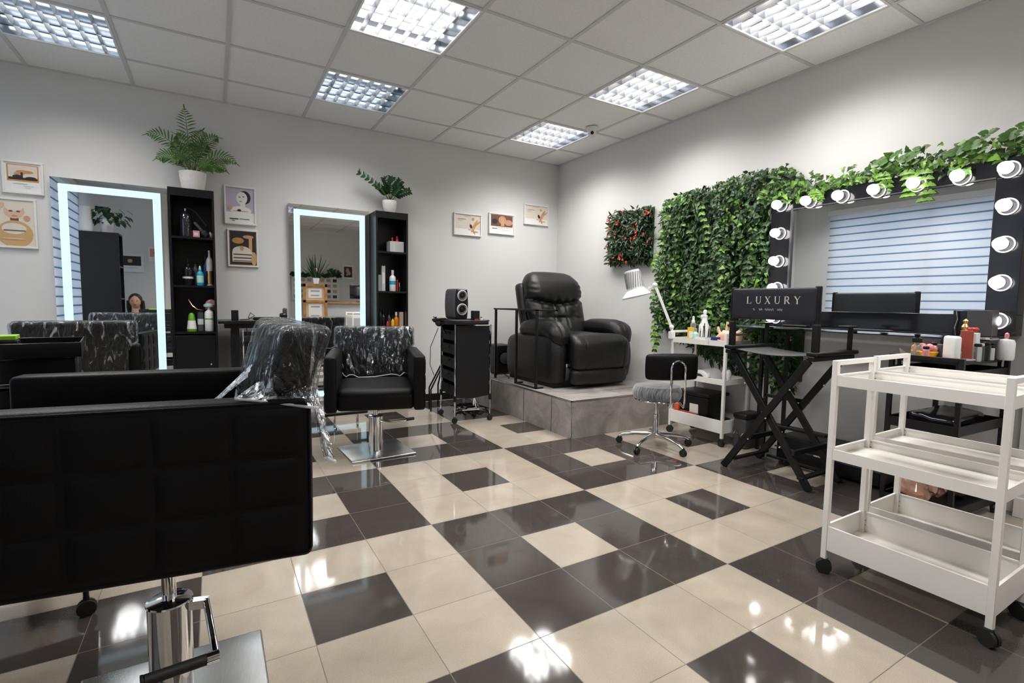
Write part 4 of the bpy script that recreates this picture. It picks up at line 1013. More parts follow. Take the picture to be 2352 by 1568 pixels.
MB().tube([(0, .0, .08), (.01, .012, .1)], [.013, .01], 10).obj('folded_finger', 'skinp', t)
t = thing('pink_tube', 'pink squeezed tube with white cap lying at the front of the leaf-wall cart', 'tube', (-.29, -2.49, zc+.02))
MB().tube([(0, .03, .015), (0, -.02, 0), (0, -.035, -.004)], [.006, .013, .012], 12).obj('tube_body', 'pink', t)
MB().tube([(0, -.035, -.004), (0, -.055, -.008)], .01, 12).obj('cap', 'pwhite', t)
t = thing('pink_glass', 'small pink glass pot behind the end handle of the leaf-wall cart', 'pot', (-.22, -2.525, zc))
MB().lathe(cyl(.025, 0, .055)).obj('pot_body', 'pink', t)
t = thing('pumice', 'peach round sponge at the wall end of the leaf-wall cart', 'sponge', (-.09, -2.50, zc))
MB().lathe([(.03, 0), (.035, .04), (.03, .09), (1e-5, .11)]).obj('sponge_body', 'skinp', t)
# middle tray (z .459)
zm = .46
t = thing('nail_lamp', 'white arched nail lamp shell on the middle shelf of the leaf-wall cart', 'nail lamp', (-.22, -2.32, zm), R_(80))
sh = MB(); vs = []; fs = []
for i in range(17):
    a = PI*i/16
    for j, (yy, r, zz) in enumerate(((-.075, .085, .075), (-.06, .105, .085), (.05, .09, .075), (.07, .06, .05))):
        vs.append((-math.cos(a)*r, yy-.03*math.sin(a)*(j < 2), math.sin(a)*zz))
for i in range(16):
    for j in range(3): fs.append((i*4+j, (i+1)*4+j, (i+1)*4+j+1, i*4+j+1))
sh.add(vs, fs)
so = sh.obj('lamp_shell', 'pwhite', t); sm = so.modifiers.new('thick', 'SOLIDIFY'); sm.thickness = .006
MB().box(-.07, .07, -.05, .05, 0, .004).obj('lamp_floor', 'lgrey', t, smooth=False)
tag(MB().box(-.28, -.1, -2.17, -2.10, zm, zm+.012).rbox((-.2, -2.14, zm+.03), (.1, .07, .035), .01, 3).obj('towel', 'lgrey'), 'grey folded towel at the end of the cart middle shelf', 'towel')
t = thing('white_bear_tray', 'white two-lobed plastic organiser with black pieces on the cart middle shelf', 'organiser', (-.2, -2.485, zm))
MB().box(-.06, .05, -.045, .045, 0, .02).obj('tray_base', 'pwhite', t, bevel=.003)
MB().ball((0, .015, .06), (.02, .022, .04), 14).obj('lobe', 'pwhite', t); MB().ball((0, -.02, .058), (.02, .022, .04), 14).obj('lobe', 'pwhite', t)
for k in range(5): MB().box(-.064, -.06, -.04+.018*k, -.028+.018*k, .003+.004*(k % 2), .016).obj('black_piece', 'black', t, smooth=False)
t = thing('polish_bottle', 'dark red polish bottle with white cap beside the nail lamp', 'bottle', (-.285, -2.40, zm))
MB().lathe(cyl(.012, 0, .03)).obj('bottle_body', 'dred', t); MB().lathe(cyl(.008, .03, .06)).obj('cap', 'pwhite', t)
# bottom tray (z .102)
sb = thing('storage_crate', 'black lidded plastic crate with white paper label on the cart bottom shelf', 'storage box', (-.175, -2.255, .104), R_(0))
MB().rbox((0, 0, .115), (.23, .30, .23), .02, 3, fn=lambda p: Vector((p.x*(.9+.1*p.z/.23), p.y*(.88+.12*p.z/.23), p.z))).obj('crate_body', 'black', sb)
MB().rbox((0, 0, .24), (.25, .33, .028), .01, 3).obj('lid', 'black', sb)
MB().box(-.114, -.109, -.06, .02, .08, .16).obj('label_sheet', 'paper', sb, smooth=False)
tag(MB().rbox((-.21, -2.475, .148), (.15, .09, .07), .03, 4, puff=.006).obj('pouch', 'black'), 'soft black pouch beside the crate on the cart bottom shelf', 'pouch')
tag(MB().box(-.315, -.295, -2.33, -2.16, .104, .198).obj('red_folder', 'dred'), 'dark red folder edge in front of the crate', 'folder')
tag(MB().rbox((-.29, -2.115, .175), (.03, .045, .14), .012, 3).obj('orange_packet', 'flower'), 'orange packet tucked at the end of the bottom shelf', 'packet')

# goods on the black cart (top tray z .742)
og = thing('organiser_shelf', 'thin black framed glass shelf raised on the black cart top, holding cosmetics', 'shelf', (-.335, -3.845, .714), R_(-3))
MB().box(-.225, .225, -.118, .118, .064, .069).obj('glass_plate', 'glassd', og, smooth=False)
MB().box(-.23, .23, -.125, -.117, .058, .072).box(-.23, .23, .117, .125, .058, .072).box(-.23, -.222, -.12, .12, .058, .072).box(.222, .23, -.12, .12, .058, .072).obj('frame', 'black', og, smooth=False)
for sx in (-1, 1):
    for sy in (-1, 1): MB().box(sx*.222-.006, sx*.222+.006, sy*.117-.006, sy*.117+.006, 0, .06).obj('leg', 'black', og, smooth=False)
zk = .7842
t = bottle('black_nozzle_bottle', 'black bottle with nozzle, first of the black cart goods', 'bottle', (-.50, -3.765, zk), [('bottle_body', bot(.022, .08), 'clear'), ('cap', [(.02, .08), (.02, .1), (.008, .105), (.014, .12), (1e-5, .122)], 'black')])
t = thing('folded_napkin', 'beige bow-folded card at the front corner of the black cart', 'card', (-.535, -3.745, zk+.0))
MB().add([(0, .03, 0), (-.01, .035, .05), (0, 0, .02), (.01, .035, .02), (0, -.03, 0), (-.01, -.035, .05), (.01, -.035, .015)], [(0, 1, 2), (0, 2, 3), (4, 5, 2), (4, 2, 6)]).obj('card_wings', 'beige', t, smooth=False)
t = thing('flower_box', 'yellow dish filled with pink rose heads on the black cart', 'dish', (-.475, -3.80, zk))
MB().lathe([(.03, 0), (.045, .035), (.042, .038)], n=20).obj('dish', 'yellow', t)
for k in range(5):
    a = k*1.26; MB().ball((.02*math.cos(a), .024*math.sin(a), .05+.008*(k % 2)), .018, 10).obj('rose_head', 'pink', t)
tag(MB().box(-.545, -.50, -3.86, -3.78, zk, zk+.008).obj('yellow_case', 'yellow'), 'flat yellow case lying below the pink roses', 'case')
bottle('dark_square_bottle', 'dark bottle with silver-tipped cone cap on the black cart', 'bottle', (-.44, -3.85, zk), [('bottle_body', cyl(.024, 0, .075), 'dgrey'), ('cap', [(.012, .075), (.014, .09), (.004, .12), (1e-5, .122)], 'black')])
t = thing('white_compact', 'white rounded plastic container with grey window on the black cart', 'container', (-.49, -3.90, zk), R_(55))
MB().rbox((0, 0, .06), (.085, .03, .12), .013, 4).obj('body', 'pwhite', t)
MB().box(-.038, .038, -.0165, -.015, .008, .05).obj('window', 'grey', t, smooth=False)
carton('red_white_carton', 'tall dark red and white carton on the black cart', 'box', (-.42, -3.93, zk), (.045, .045, .145), 'dred', rz=R_(20), lab='paper')
t = thing('red_ribbon_pot', 'white pot topped with a bright red bow on the black cart', 'pot', (-.365, -3.935, zk))
MB().box(-.022, .022, -.022, .022, 0, .135).obj('pot_body', 'pwhite', t, bevel=.003)
for k in range(4): MB().ball((-.015+.012*k, .006*(-1)**k, .15), (.012, .01, .01), 10).obj('bow_loop', 'red', t)
t = bottle('gold_perfume', 'gold-capped perfume bottle with figure top on the black cart', 'bottle', (-.335, -3.895, zk), [('bottle_body', [(.02, 0), (.024, .02), (.018, .12), (.012, .14)], 'clear'), ('cap', [(.012, .14), (.016, .16), (.008, .175), (.012, .19), (1e-5, .2)], 'gold')])
for k, (x, y, r, h, mt, lab) in enumerate([(-.39, -3.965, .016, .07, 'clear', 'small clear jar between the white container and black bottles'), (-.345, -3.96, .017, .07, 'dgrey', 'smoked jar on the black cart beside the clear one'), (-.295, -3.965, .02, .075, 'bsheen', 'glossy black jar in front of the perfume'), (-.245, -3.97, .016, .06, 'lgrey', 'small grey jar beside the white round pot'), (-.53, -3.815, .014, .05, 'pink', 'short pink jar at the front rim beside the rose dish'), (-.40, -3.80, .014, .065, 'dred', 'dark red slim jar behind the rose dish'), (-.44, -3.76, .015, .05, 'amber', 'amber pot behind the nozzle bottle'), (-.20, -3.965, .013, .065, 'bsheen', 'slim black jar touching the white round pot')]):
    bottle('cosmetic_jar', lab, 'jar', (x, y, zk), [('jar_body', cyl(r, 0, h), mt), ('lid', cyl(r*.9, h, h+.015), 'black' if mt != 'dgrey' else 'lgrey')], 'cosmetic jars on the black cart')
t = bottle('white_ribbed_pot', 'white round pot with purple-pink knob lid at the wall end of the black cart', 'pot', (-.15, -4.0, zk), [('pot_body', [(.03, 0), (.034, .01), (.034, .085), (.028, .1), (.008, .104)], 'pwhite'), ('knob', [(.005, .104), (.009, .115), (.008, .13), (1e-5, .136)], 'pink')])
t = thing('oval_tray', 'white and grey oval dishes in front of the jars on the black cart', 'dish', (-.47, -3.955, zk))
MB().lathe([(.03, 0), (.055, .01), (.052, .013)], sx=1, sy=.45, n=24).obj('dish', 'grey', t)
tag(MB().rbox((-.17, -3.80, .733), (.12, .08, .03), .013, 3).obj('cosmetic_bag', 'black'), 'small black zipped bag on the black cart beside the pot', 'bag')
tag(MB().box(-.52, -.4, -3.90, -3.80, .713, .718).obj('steel_palette', 'steel'), 'flat steel palette lying on the black cart', 'palette')
tag(MB().box(-.36, -.25, -3.93, -3.86, .713, .72).obj('glass_slab', 'lgrey'), 'pale rectangular slab lying under the white container', 'slab')
tag(MB().rbox((-.33, -3.85, .495), (.38, .19, .05), .02, 4, fn=lambda p: Vector((p.x, p.y, p.z+wrink(p, .02, 18)))).obj('hair_tools_bag', 'bsheen'), 'crumpled black glossy bag filling the black cart middle shelf', 'bag')
# brown plastic hair bundles on the bottom shelf
def crumple(name, label, c, size, mt, seed):
    b = MB().rbox((0, 0, 0), size, min(size)*.45, (12, 10, 6), puff=.01, fn=lambda p: p+Vector((1, .7, 1))*noise.noise(p*16+Vector((seed, 0, 0)))*.035)
    o = b.obj(name, mt, loc=c, smooth=False); return tag(o, label, 'plastic bag')
M['copperfilm'] = mat('brown_film', (.5, .27, .19), .15, var=.5, vscale=14, coat=.6)
crumple('hair_bundle', 'brown crumpled plastic bag of hair on the black cart bottom shelf', (-.43, -3.80, .135), (.24, .15, .10), 'copperfilm', 1)
crumple('hair_bundle', 'second brown plastic bag at the wall end of the black cart bottom shelf', (-.2, -3.88, .125), (.16, .14, .08), 'copperfilm', 7)

# ------------------------------------------------------------------ floor bits by the leaf wall
bx = thing('vanity_case', 'black topped grey vanity case standing on the floor behind the leaf-wall cart', 'case', (-.14, -2.642, 0))
MB().rbox((0, 0, .11), (.2, .11, .22), .02, 4).obj('case_body', 'dgrey', bx); MB().rbox((0, 0, .235), (.21, .115, .04), .015, 3).obj('lid', 'black', bx)
MB().tube([(-.104, .04, .1), (-.11, .02, .13), (-.104, -.01, .08), (-.108, -.04, .12)], .004, 6).obj('clasp', 'chrome', bx)
bx = thing('suitcase', 'long low black case lying under the bulb mirror against the wall', 'case', (-.16, -3.26, 0))
MB().rbox((0, 0, .10), (.26, .62, .17), .02, 4).obj('case_body', 'black', bx)
MB().box(-.135, .135, -.315, .315, .10, .108).obj('zip_band', 'dgrey', bx, smooth=False)
for k in range(4): MB().ball((-.11, -.22+.14*k, .012), .011, 8).obj('foot', 'rubber', bx)
MB().tube([(-.133, -.06, .11), (-.15, -.05, .11), (-.15, .05, .11), (-.133, .06, .11)], .006, 8).obj('handle', 'chrome', bx)

# ------------------------------------------------------------------ desk lamp on the cart
lp = thing('magnifier_lamp', 'white articulated lamp with slotted round head clamped to the leaf-wall cart', 'lamp', (-.33, -2.07, .79))
MB().box(-.02, .02, -.015, .025, -.03, .03).obj('clamp', 'pwhite', lp, bevel=.004)
MB().tube([(0, 0, .02), (-.003, .008, .06)], .012, 12).ball((-.003, .008, .065), .02, 12).obj('pivot', 'pwhite', lp)
MB().bar((-.003, .008, .06), (-.10, .105, .395), .016, .022).obj('lower_arm', 'pwhite', lp, bevel=.003)
MB().ball((-.10, .108, .40), .021, 12).bar((-.10, .108, .40), (-.115, .165, .375), .014, .02).obj('elbow', 'pwhite', lp)
TH = Matrix.Translation((-.150, .272, .370)) @ Matrix.Rotation(R_(-14), 4, Vector((.73, .68, 0))) @ Matrix.Scale(1.1, 4)
hd = MB().lathe([(.054, .14), (.056, .138), (.062, .0), (.066, -.005), (.112, -.045), (.115, -.055), (.112, -.06), (.095, -.052)], n=48, T=TH, cap=False)
head = hd.obj('lamp_head', 'pwhite', lp); head.rotation_euler = (0, 0, 0)
MB().lathe([(.05, .143), (.054, .143), (.054, .137), (.0001, .137)], n=40, T=TH).obj('head_cap', 'pwhite', head)
slt = MB()
for k in range(22):
    a = 2*PI*k/22; da = .35
    p = []
    for i in range(5):
        v = i/4; aa = a+da*v; r = .0625-.0058*v+.0012
        p.append((r*math.cos(aa), r*math.sin(aa), .012+.115*v))
    slt.tube(p, .0042, 5, T=TH)
slt.obj('slots', 'grey', head)
MB().lathe([(.10, -.056), (1e-5, -.05)], n=32, T=TH).obj('lens', 'clear', head)

# ------------------------------------------------------------------ swivel stool
sl = thing('swivel_stool', 'low swivel stool with grey velvet seat, black backrest and chrome hoop', 'stool', (-.76, -2.33, 0))
for k in range(5):
    a = R_(196+72*k); ca, sa = math.cos(a), math.sin(a)
    MB().tube([(.02*ca, .02*sa, .095), (.14*ca, .14*sa, .085), (.23*ca, .23*sa, .068), (.262*ca, .262*sa, .05)], [.017, .014, .013, .013], 12).obj('star_leg', 'chrome', sl)
    m = MB(); caster(m, .262*ca, .262*sa, 0, .023, a); m.obj('caster', 'rubber', sl)
MB().lathe([(.024, .07), (.024, .11), (.021, .115), (.021, .24), (.014, .245), (.014, .33), (.03, .335), (.03, .345)], n=24).obj('gas_column', 'chrome', sl)
MB().tube([(.15*math.cos(2*PI*i/36), .15*math.sin(2*PI*i/36), .352) for i in range(36)], .006, 8, closed=True).obj('seat_ring', 'chrome', sl)
MB().lathe([(.13, .352), (.16, .36), (.172, .385), (.172, .42), (.155, .452), (.1, .462), (1e-5, .465)], n=48).obj('seat', 'velvet', sl)
# backrest is on the camera side (the stool faces the wall): hoop in front of it
bd = Vector((-.40, -.917, 0)).normalized(); sd = Vector((.917, -.40, 0)).normalized()
OFF = .06
def SP(a, b_, z): v = bd*a+sd*(b_+OFF); return (v.x, v.y, z)
TB = Matrix(((sd.x, bd.x, 0, bd.x*.16+sd.x*.035), (sd.y, bd.y, 0, bd.y*.16+sd.y*.035), (0, 0, 1, .605), (0, 0, 0, 1)))
MB().rbox((0, 0, 0), (.37, .045, .175), .022, (10, 2, 6), puff=.006, fn=lambda p: Vector((p.x, p.y-.35*p.x*p.x, p.z)), T=TB).obj('backrest', 'leather', sl)
hp = [SP(.13, -.05, .35), SP(.19, -.05, .33), SP(.205, -.05, .36), SP(.205, -.05, .60)]
hp += [SP(.205, -.05+.05*(1-math.cos(PI*i/8)), .60+.05*math.sin(PI*i/8)) for i in range(1, 8)]
hp += [SP(.205, .05, .60), SP(.205, .05, .36), SP(.19, .05, .33), SP(.13, .05, .35)]
MB().tube(hp, .0075, 10).obj('hoop', 'chrome', sl)
MB().bar(SP(.17, -.0, .52), SP(.17, 0, .46), .03, .012).obj('back_bracket', 'black', sl)

# ------------------------------------------------------------------ director chair
dr = thing('makeup_chair', 'tall black wooden director chair with LUXURY printed across its fabric back', 'chair', (-.51, -3.12, 0))
xn, xf = -.18, .18; yl, yr = .25, -.26
def leg(x, ya, yb_, z1): return MB().bar((x, ya, 0.004), (x, yb_, z1), .04, .022, up=(1, 0, 0))
for x, dx in ((xn, .013), (xf, -.013)):
    leg(x, yl+.02, yr+.03, .735).obj('cross_leg', 'bwood', dr, bevel=.003)
    leg(x+dx*1.9, yr-.0, yl-.0, .735).obj('cross_leg', 'bwood', dr, bevel=.003)
    bo = MB()
    for yy, zz in ((-.005, .37), (.1, .22), (-.1, .22), (.14, .56), (-.14, .56)):
        bo.lathe([(.006, 0), (.005, .003), (1e-5, .004)], n=10, T=Matrix.Translation((x-.012*(1 if dx > 0 else 1), yy, zz)) @ Matrix.Rotation(R_(-90), 4, 'Y'))
    bo.obj('bolt', 'chrome', dr)
for y in (yl, yr):
    MB().box(xn-.04, xf+.03, y-.018, y+.018, .735, .762).obj('seat_rail', 'bwood', dr, bevel=.005)
    MB().box(xn-.035, xf+.05, y-.03, y+.03, .762, .785).obj('arm_block', 'bwood', dr, bevel=.006)
    MB().rbox((xn, y, .96), (.02, .036, .37), .008, 3).obj('back_post', 'bwood', dr)
    MB().rbox((xn, y, .855), (.026, .042, .17), .011, 3).obj('post_sleeve', 'bwood', dr)
    MB().rbox((xf, y, .845), (.018, .026, .15), .007, 3).obj('front_post', 'bwood', dr)
    MB().box(xf-.08, xf+.02, y-.03, y+.03, .915, .926).obj('tray_pad', 'bwood', dr, bevel=.003)
    MB().bar((xn, y*.66, .20), (xf, y*.66, .20), .02, .03).obj('foot_stretcher', 'bwood', dr, bevel=.002)
MB().box(xf-.03, xf+.03, -.17, .17, .245, .262).obj('footrest_board', 'bwood', dr, bevel=.003)
MB().box(xf+.012, xf+.03, -.04, .25, .425, .448).obj('back_slat', 'bwood', dr, bevel=.003)
MB().box(xf+.012, xf+.03, .236, .26, .01, .77).obj('rear_post', 'bwood', dr, bevel=.003)
MB().box(xn, xf, .19, .22, .06, .075).box(xn, xf, -.235, -.2, .06, .075).box(xf-.01, xf+.01, -.22, .2, .03, .045).obj('floor_stretcher', 'bwood', dr, bevel=.002)
ses = MB(); vs = []; fs = []
for i in range(13):
    for j in range(5):
        u = i/12; vs.append((xn+.0+(xf-xn)*j/4, yr+(yl-yr)*u, .765-.022*math.sin(PI*u)))
for i in range(12):
    for j in range(4): fs.append((i*5+j, (i+1)*5+j, (i+1)*5+j+1, i*5+j+1))
ses.add(vs, fs); so = ses.obj('seat_sling', 'dgrey', dr); so.modifiers.new('t', 'SOLIDIFY').thickness = .004
M['canvas'] = mat('black_canvas', (.012, .014, .022), .5, bump=.1, bscale=400)
fab = MB().rbox((xn-.002, (yl+yr)/2, 1.045), (.034, .51, .185), .012, (2, 14, 6)).obj('fabric_back', 'canvas', dr)
# lettering LUXURY on the face turned to the room
lt_ = MB(); cap = .042; gap = .058; X0 = xn-.0205
def S(a, b_, w): # stroke in letter units; a,b=(u,v)
    lt_.add([], [])
    (u0, v0), (u1, v1) = a, b_
    d = Vector((u1-u0, v1-v0)); d.normalize(); nx, ny = -d.y*w/2, d.x*w/2
    q = [(u0+nx, v0+ny), (u1+nx, v1+ny), (u1-nx, v1-ny), (u0-nx, v0-ny)]
    k = len(q)
    vsf = [(X0, LY-u*cap, LZ+v*cap) for u, v in q]; vsb = [(X0+.003, y, z) for _, y, z in vsf]
    lt_.add(vsf+vsb, [(0, 1, 2, 3), (7, 6, 5, 4)]+[(i, 4+i, 4+(i+1) % 4, (i+1) % 4) for i in range(4)])
TK, TN, SF = .15, .05, .04
def serif(u, v, w=.26): S((u-w/2, v), (u+w/2, v), SF)
LZ = 1.046; LY = .150
def arc(cx, cy, rx, ry, a0, a1, w0, n=8):
    p = [(cx+rx*math.cos(R_(a0+(a1-a0)*i/n)), cy+ry*math.sin(R_(a0+(a1-a0)*i/n))) for i in range(n+1)]
    for i in range(n): S(p[i], p[i+1], w0)
def gL(): S((.15, 0), (.15, 1), TK); serif(.15, 1); S((.02, .02), (.7, .02), SF); S((.7, 0), (.7, .25), TN)
def gU(): S((.15, .3), (.15, 1), TK); serif(.15, 1); S((.72, .3), (.72, 1), TN); serif(.72, 1, .22); arc(.435, .32, .285, .30, 180, 360, .08)
def gX(): S((.12, 1), (.72, 0), TK); S((.7, 1), (.1, 0), TN); serif(.12, 1); serif(.7, 1); serif(.1, 0); serif(.72, 0)
def gR(): S((.15, 0), (.15, 1), TK); serif(.15, 1, .2); serif(.15, 0); S((.15, .97), (.4, .97), TN); S((.15, .5), (.4, .5), TN); arc(.4, .735, .22, .235, 90, -90, .12); S((.38, .5), (.72, .02), TK*.9); serif(.74, .02, .16)
def gY(): S((.08, 1), (.42, .5), TK); S((.74, 1), (.42, .5), TN); S((.42, .52), (.42, 0), TK); serif(.08, 1); serif(.74, 1, .2); serif(.42, 0)
for g in (gL, gU, gX, gU, gR, gY): g(); LY -= gap
M['ltr'] = mat('cream_lettering', (.75, .7, .62), .5)
lt_.obj('lettering', 'ltr', fab, smooth=False)
sg = MB(); rr = random.Random(5)
for k, (y0, ln) in enumerate(((.105, .010), (.068, .022), (.03, .055), (-.045, .032))):
    pts = []
    for i in range(int(ln*500)+3):
        u = i/(int(ln*500)+2); pts.append((X0, y0-ln*u, 1.012+.006*math.sin(i*1.9+k)+.003*math.sin(i*.8)))
    sg.tube(pts, .0008, 4)
sg.obj('script_lettering', 'ltr', fab)

# ------------------------------------------------------------------ bulb mirror
vm = thing('bulb_mirror', 'large black framed makeup mirror ringed with glowing round bulbs', 'mirror', (0, -3.37, 1.34))
fy0, fy1 = -.645, .655   # local y extents (towards camera, towards corner)
fz0, fz1 = -.44, .44; gy0, gy1, gz0, gz1 = -.525, .50, -.335, .345; xd = -.105
F = MB()
F.box(xd, 0, fy0, fy1, gz1, fz1).box(xd, 0, fy0, fy1, fz0, gz0).box(xd, 0, fy0, gy0, gz0, gz1).box(xd, 0, gy1, fy1, gz0, gz1)
F.obj('frame', 'bsheen', vm, bevel=.002)
MB().box(xd+.01, xd+.014, gy0-.002, gy1+.002, gz0-.002, gz1+.002).obj('mirror_glass', 'mirror', vm, smooth=False)
MB().box(xd-.004, xd+.012, gy1-.001, gy1+.014, gz0, gz1+.014).box(xd-.004, xd+.012, gy0, gy1+.014, gz1, gz1+.008).obj('inner_bead', 'dgrey', vm, bevel=.002)
bulbs = [(-2.79, 1.725), (-2.985, 1.72), (-3.18, 1.72), (-3.375, 1.72), (-3.568, 1.72), (-3.76, 1.72), (-3.945, 1.72)]
bulbs += [(-2.79, 1.535), (-2.79, 1.345), (-2.79, 1.16), (-2.79, .955)] + [(-3.95, 1.54), (-3.95, 1.355), (-3.95, 1.165), (-3.95, .975)]
bm = sm_ = None
for y, z in bulbs:
    ly, lz = y+3.37, z-1.34
    if bm is None:
        q_ = MB().lathe([(.040, 0), (.042, .007), (.036, .010), (.035, .003)], n=32, T=Matrix.Rotation(R_(-90), 4, 'Y'), cap=False)
        q_.slot(1).lathe([(.0355, .003), (.020, .005), (.016, .03), (1e-5, .03)], n=24, T=Matrix.Rotation(R_(-90), 4, 'Y'), cap=False)
        so_ = q_.obj('socket', ['pwhite', 'dgrey'], vm)
        bo_ = MB().lathe([(.012, .026), (.019, .034), (.028, .050), (.0305, .066), (.026, .084), (.016, .094), (1e-5, .098)], n=28, T=Matrix.Rotation(R_(-90), 4, 'Y')).obj('bulb', 'bulb', so_)
        bm, sm_ = bo_, so_
    else:
        so_ = sm_.copy(); COL.objects.link(so_); so_.parent = vm
        bo_ = bm.copy(); COL.objects.link(bo_); bo_.parent = so_
    so_.location = (xd, ly, lz)
cs = thing('console_shelf', 'narrow glossy black console shelf running beneath the bulb mirror', 'shelf', (-.2, -3.28, 0))
MB().box(-.10, .09, -.70, .73, .88, .898).obj('shelf_top', 'bsheen', cs, bevel=.002)
MB().box(-.106, -.10, -.70, .73, .886, .897).obj('front_edge', 'chrome', cs, smooth=False)
for y in (.56, .38): MB().box(.055, .075, y-.01, y+.01, 0, .88).obj('leg', 'black', cs, smooth=False)
t = thing('black_storage_box', 'upright black glossy box at the bulb mirror corner, on the console shelf', 'box', (-.2, -3.86, .899))
MB().box(-.045, .045, -.015, .045, 0, .125).obj('box_body', 'bsheen', t, bevel=.002)
t = thing('black_storage_box', 'dark grey box standing beside the glossy one on the console shelf', 'box', (-.215, -3.925, .899))
MB().box(-.045, .045, -.045, .05, 0, .128).obj('box_body', 'dgrey', t, bevel=.002)
tag(MB().tube([(-.26, -3.835, .90), (-.262, -3.83, .94), (-.258, -3.838, .98), (-.262, -3.832, 1.02)], .004, 8).obj('chrome_charm', 'chrome'), 'thin chrome trinket standing against the black box', 'ornament')
tag(MB().rbox((-.24, -3.45, .904), (.03, .2, .008), .003, 3).obj('tweezer_case', 'dgrey'), 'long flat grey case lying on the console shelf', 'case')
tag(MB().rbox((-.22, -3.0, .906), (.05, .16, .014), .005, 3).obj('palette_case', 'black'), 'flat black palette on the console beside the chair back', 'case')

# ------------------------------------------------------------------ green wall, ivy garland, flower panel
rnd = random.Random(42)
def interp(tab, x):
    for (a, b), (c, d) in zip(tab, tab[1:]):
        if (a <= x <= c) or (c <= x <= a): return b+(d-b)*(x-a)/(c-a)
    return tab[-1][1] if abs(x-tab[-1][0]) < abs(x-tab[0][0]) else tab[0][1]
topz = [(-1.68, 1.93), (-1.8, 1.97), (-2.2, 1.99), (-2.45, 2.02), (-2.75, 2.0), (-2.9, 1.9), (-3.0, 1.8)]
botz = [(-1.68, .88), (-1.85, .80), (-2.1, .66), (-2.4, .56), (-2.7, .48), (-3.0, .46)]
gw = thing('vertical_garden', 'tall artificial ivy and fern wall panel hung left of the bulb mirror', 'leaf wall', (0, -2.3, 1.25))
gw['label'] = 'tall artificial ivy and fern wall panel hung beside the bulb mirror'
OX, OY, OZ = 0, -2.3, 1.25
bkp = MB()
ysb = [-1.74-.1*i for i in range(13)]
pts = [(y-OY, interp(topz, y)-.05-OZ) for y in ysb]+[(y-OY, interp(botz, y)+.05-OZ) for y in ysb[::-1]]
bkp.prism(pts, -.03, -.002, 'x'); bkp.obj('backing_mat', 'leafB', gw, smooth=False)
def leafcloud(n, zone, mats, shape, size, parent, name, kind=True, depth=(.03, .10), hang=.0):
    mb = MB()
    for k in range(n):
        r = zone()
        if r is None: continue
        y, z, dd = r
        x = -rnd.uniform(*depth)*dd
        L_ = rnd.uniform(*size)
        d = Vector((rnd.uniform(-.7, -.1), rnd.uniform(-.8, .8), rnd.uniform(-1.0, .35)-hang))
        up = Vector((-1, rnd.uniform(-.5, .5), rnd.uniform(-.2, .8)))
        mb.mi = rnd.choices(range(len(mats)), [3, 2, 1][:len(mats)])[0]
        leafmesh(mb, Vector((x-OX, y-OY, z-OZ)), d, up, L_, L_*(.85 if shape == 'ivy' else (.7 if shape == 'oval' else .28)), rnd.uniform(.1, .5), shape)
    o = mb.obj(name, mats, parent, smooth=False)
    if kind: o['kind'] = 'stuff'
    return o
def zone_all(y0, y1, f=None):
    def z_():
        y = rnd.uniform(y0, y1)
        t_, b_ = interp(topz, y), interp(botz, y)
        z = rnd.uniform(b_-.03, t_+.02)
        e = min(1, (t_-z)/.12+.35, (z-b_)/.1+.35, (-1.66-y)/.08+.3)
        if f and not f(y, z): return None
        if y < -2.72 and .86 < z < 1.76: return None
        
        if z < .85 and -2.62 < y < -2.03: e = min(e, .22)
        return y, z, max(.2, e)
    return z_
def streak(y, z): return noise.noise(Vector((y*7, z*1.5, 3))) > -.05
leafcloud(3400, zone_all(-2.9, -1.68), ['leafB', 'leafD'], 'lance', (.035, .085), gw, 'fern_foliage', hang=.3)
leafcloud(4200, zone_all(-2.9, -1.68, streak), ['leafD', 'leafB', 'leafA'], 'oval', (.018, .038), gw, 'small_leaf_foliage', depth=(.05, .13))
leafcloud(900, zone_all(-2.9, -2.3, lambda y, z: noise.noise(Vector((y*5, z*3, 9))) > -.1), ['leafA', 'leafC', 'leafD'], 'ivy', (.028, .048), gw, 'ivy_foliage', depth=(.07, .13), hang=.3)
leafcloud(700, zone_all(-2.95, -1.66, lambda y, z: z > interp(topz, y)-.12), ['leafB', 'leafA', 'leafC'], 'ivy', (.032, .055), gw, 'top_ivy_foliage', depth=(.05, .17))
leafcloud(260, zone_all(-1.95, -1.66), ['leafA', 'leafC'], 'oval', (.03, .05), gw, 'edge_leaf_foliage', depth=(.06, .13))
# hanging strands
for k in range(26):
    y = -1.66-rnd.random()*1.02 if k > 6 else -1.655-rnd.random()*.03
    z0 = rnd.uniform(1.1, 1.9) if k > 6 else rnd.uniform(1.0, 1.75); ln = rnd.uniform(.25, .5)
    mb = MB(); p = []; 
    for i in range(9): p.append(Vector((-.10-.02*math.sin(i*.7+k), y+.02*math.sin(i*.9+k), z0-ln*i/8))-Vector((OX, OY, OZ)))
    mb.tube(p, .0018, 4); mb.slot(1)
    for i in range(1, 9):
        for sg_ in (-1, 1):
            d = Vector((-.3, sg_, -.5)); leafmesh(mb, p[i], d, Vector((-1, 0, .3)), .04, .03, .2, 'oval')
    mb.obj('hanging_strand', ['stem', rnd.choice(['leafA', 'leafD', 'leafC'])], gw, smooth=False)

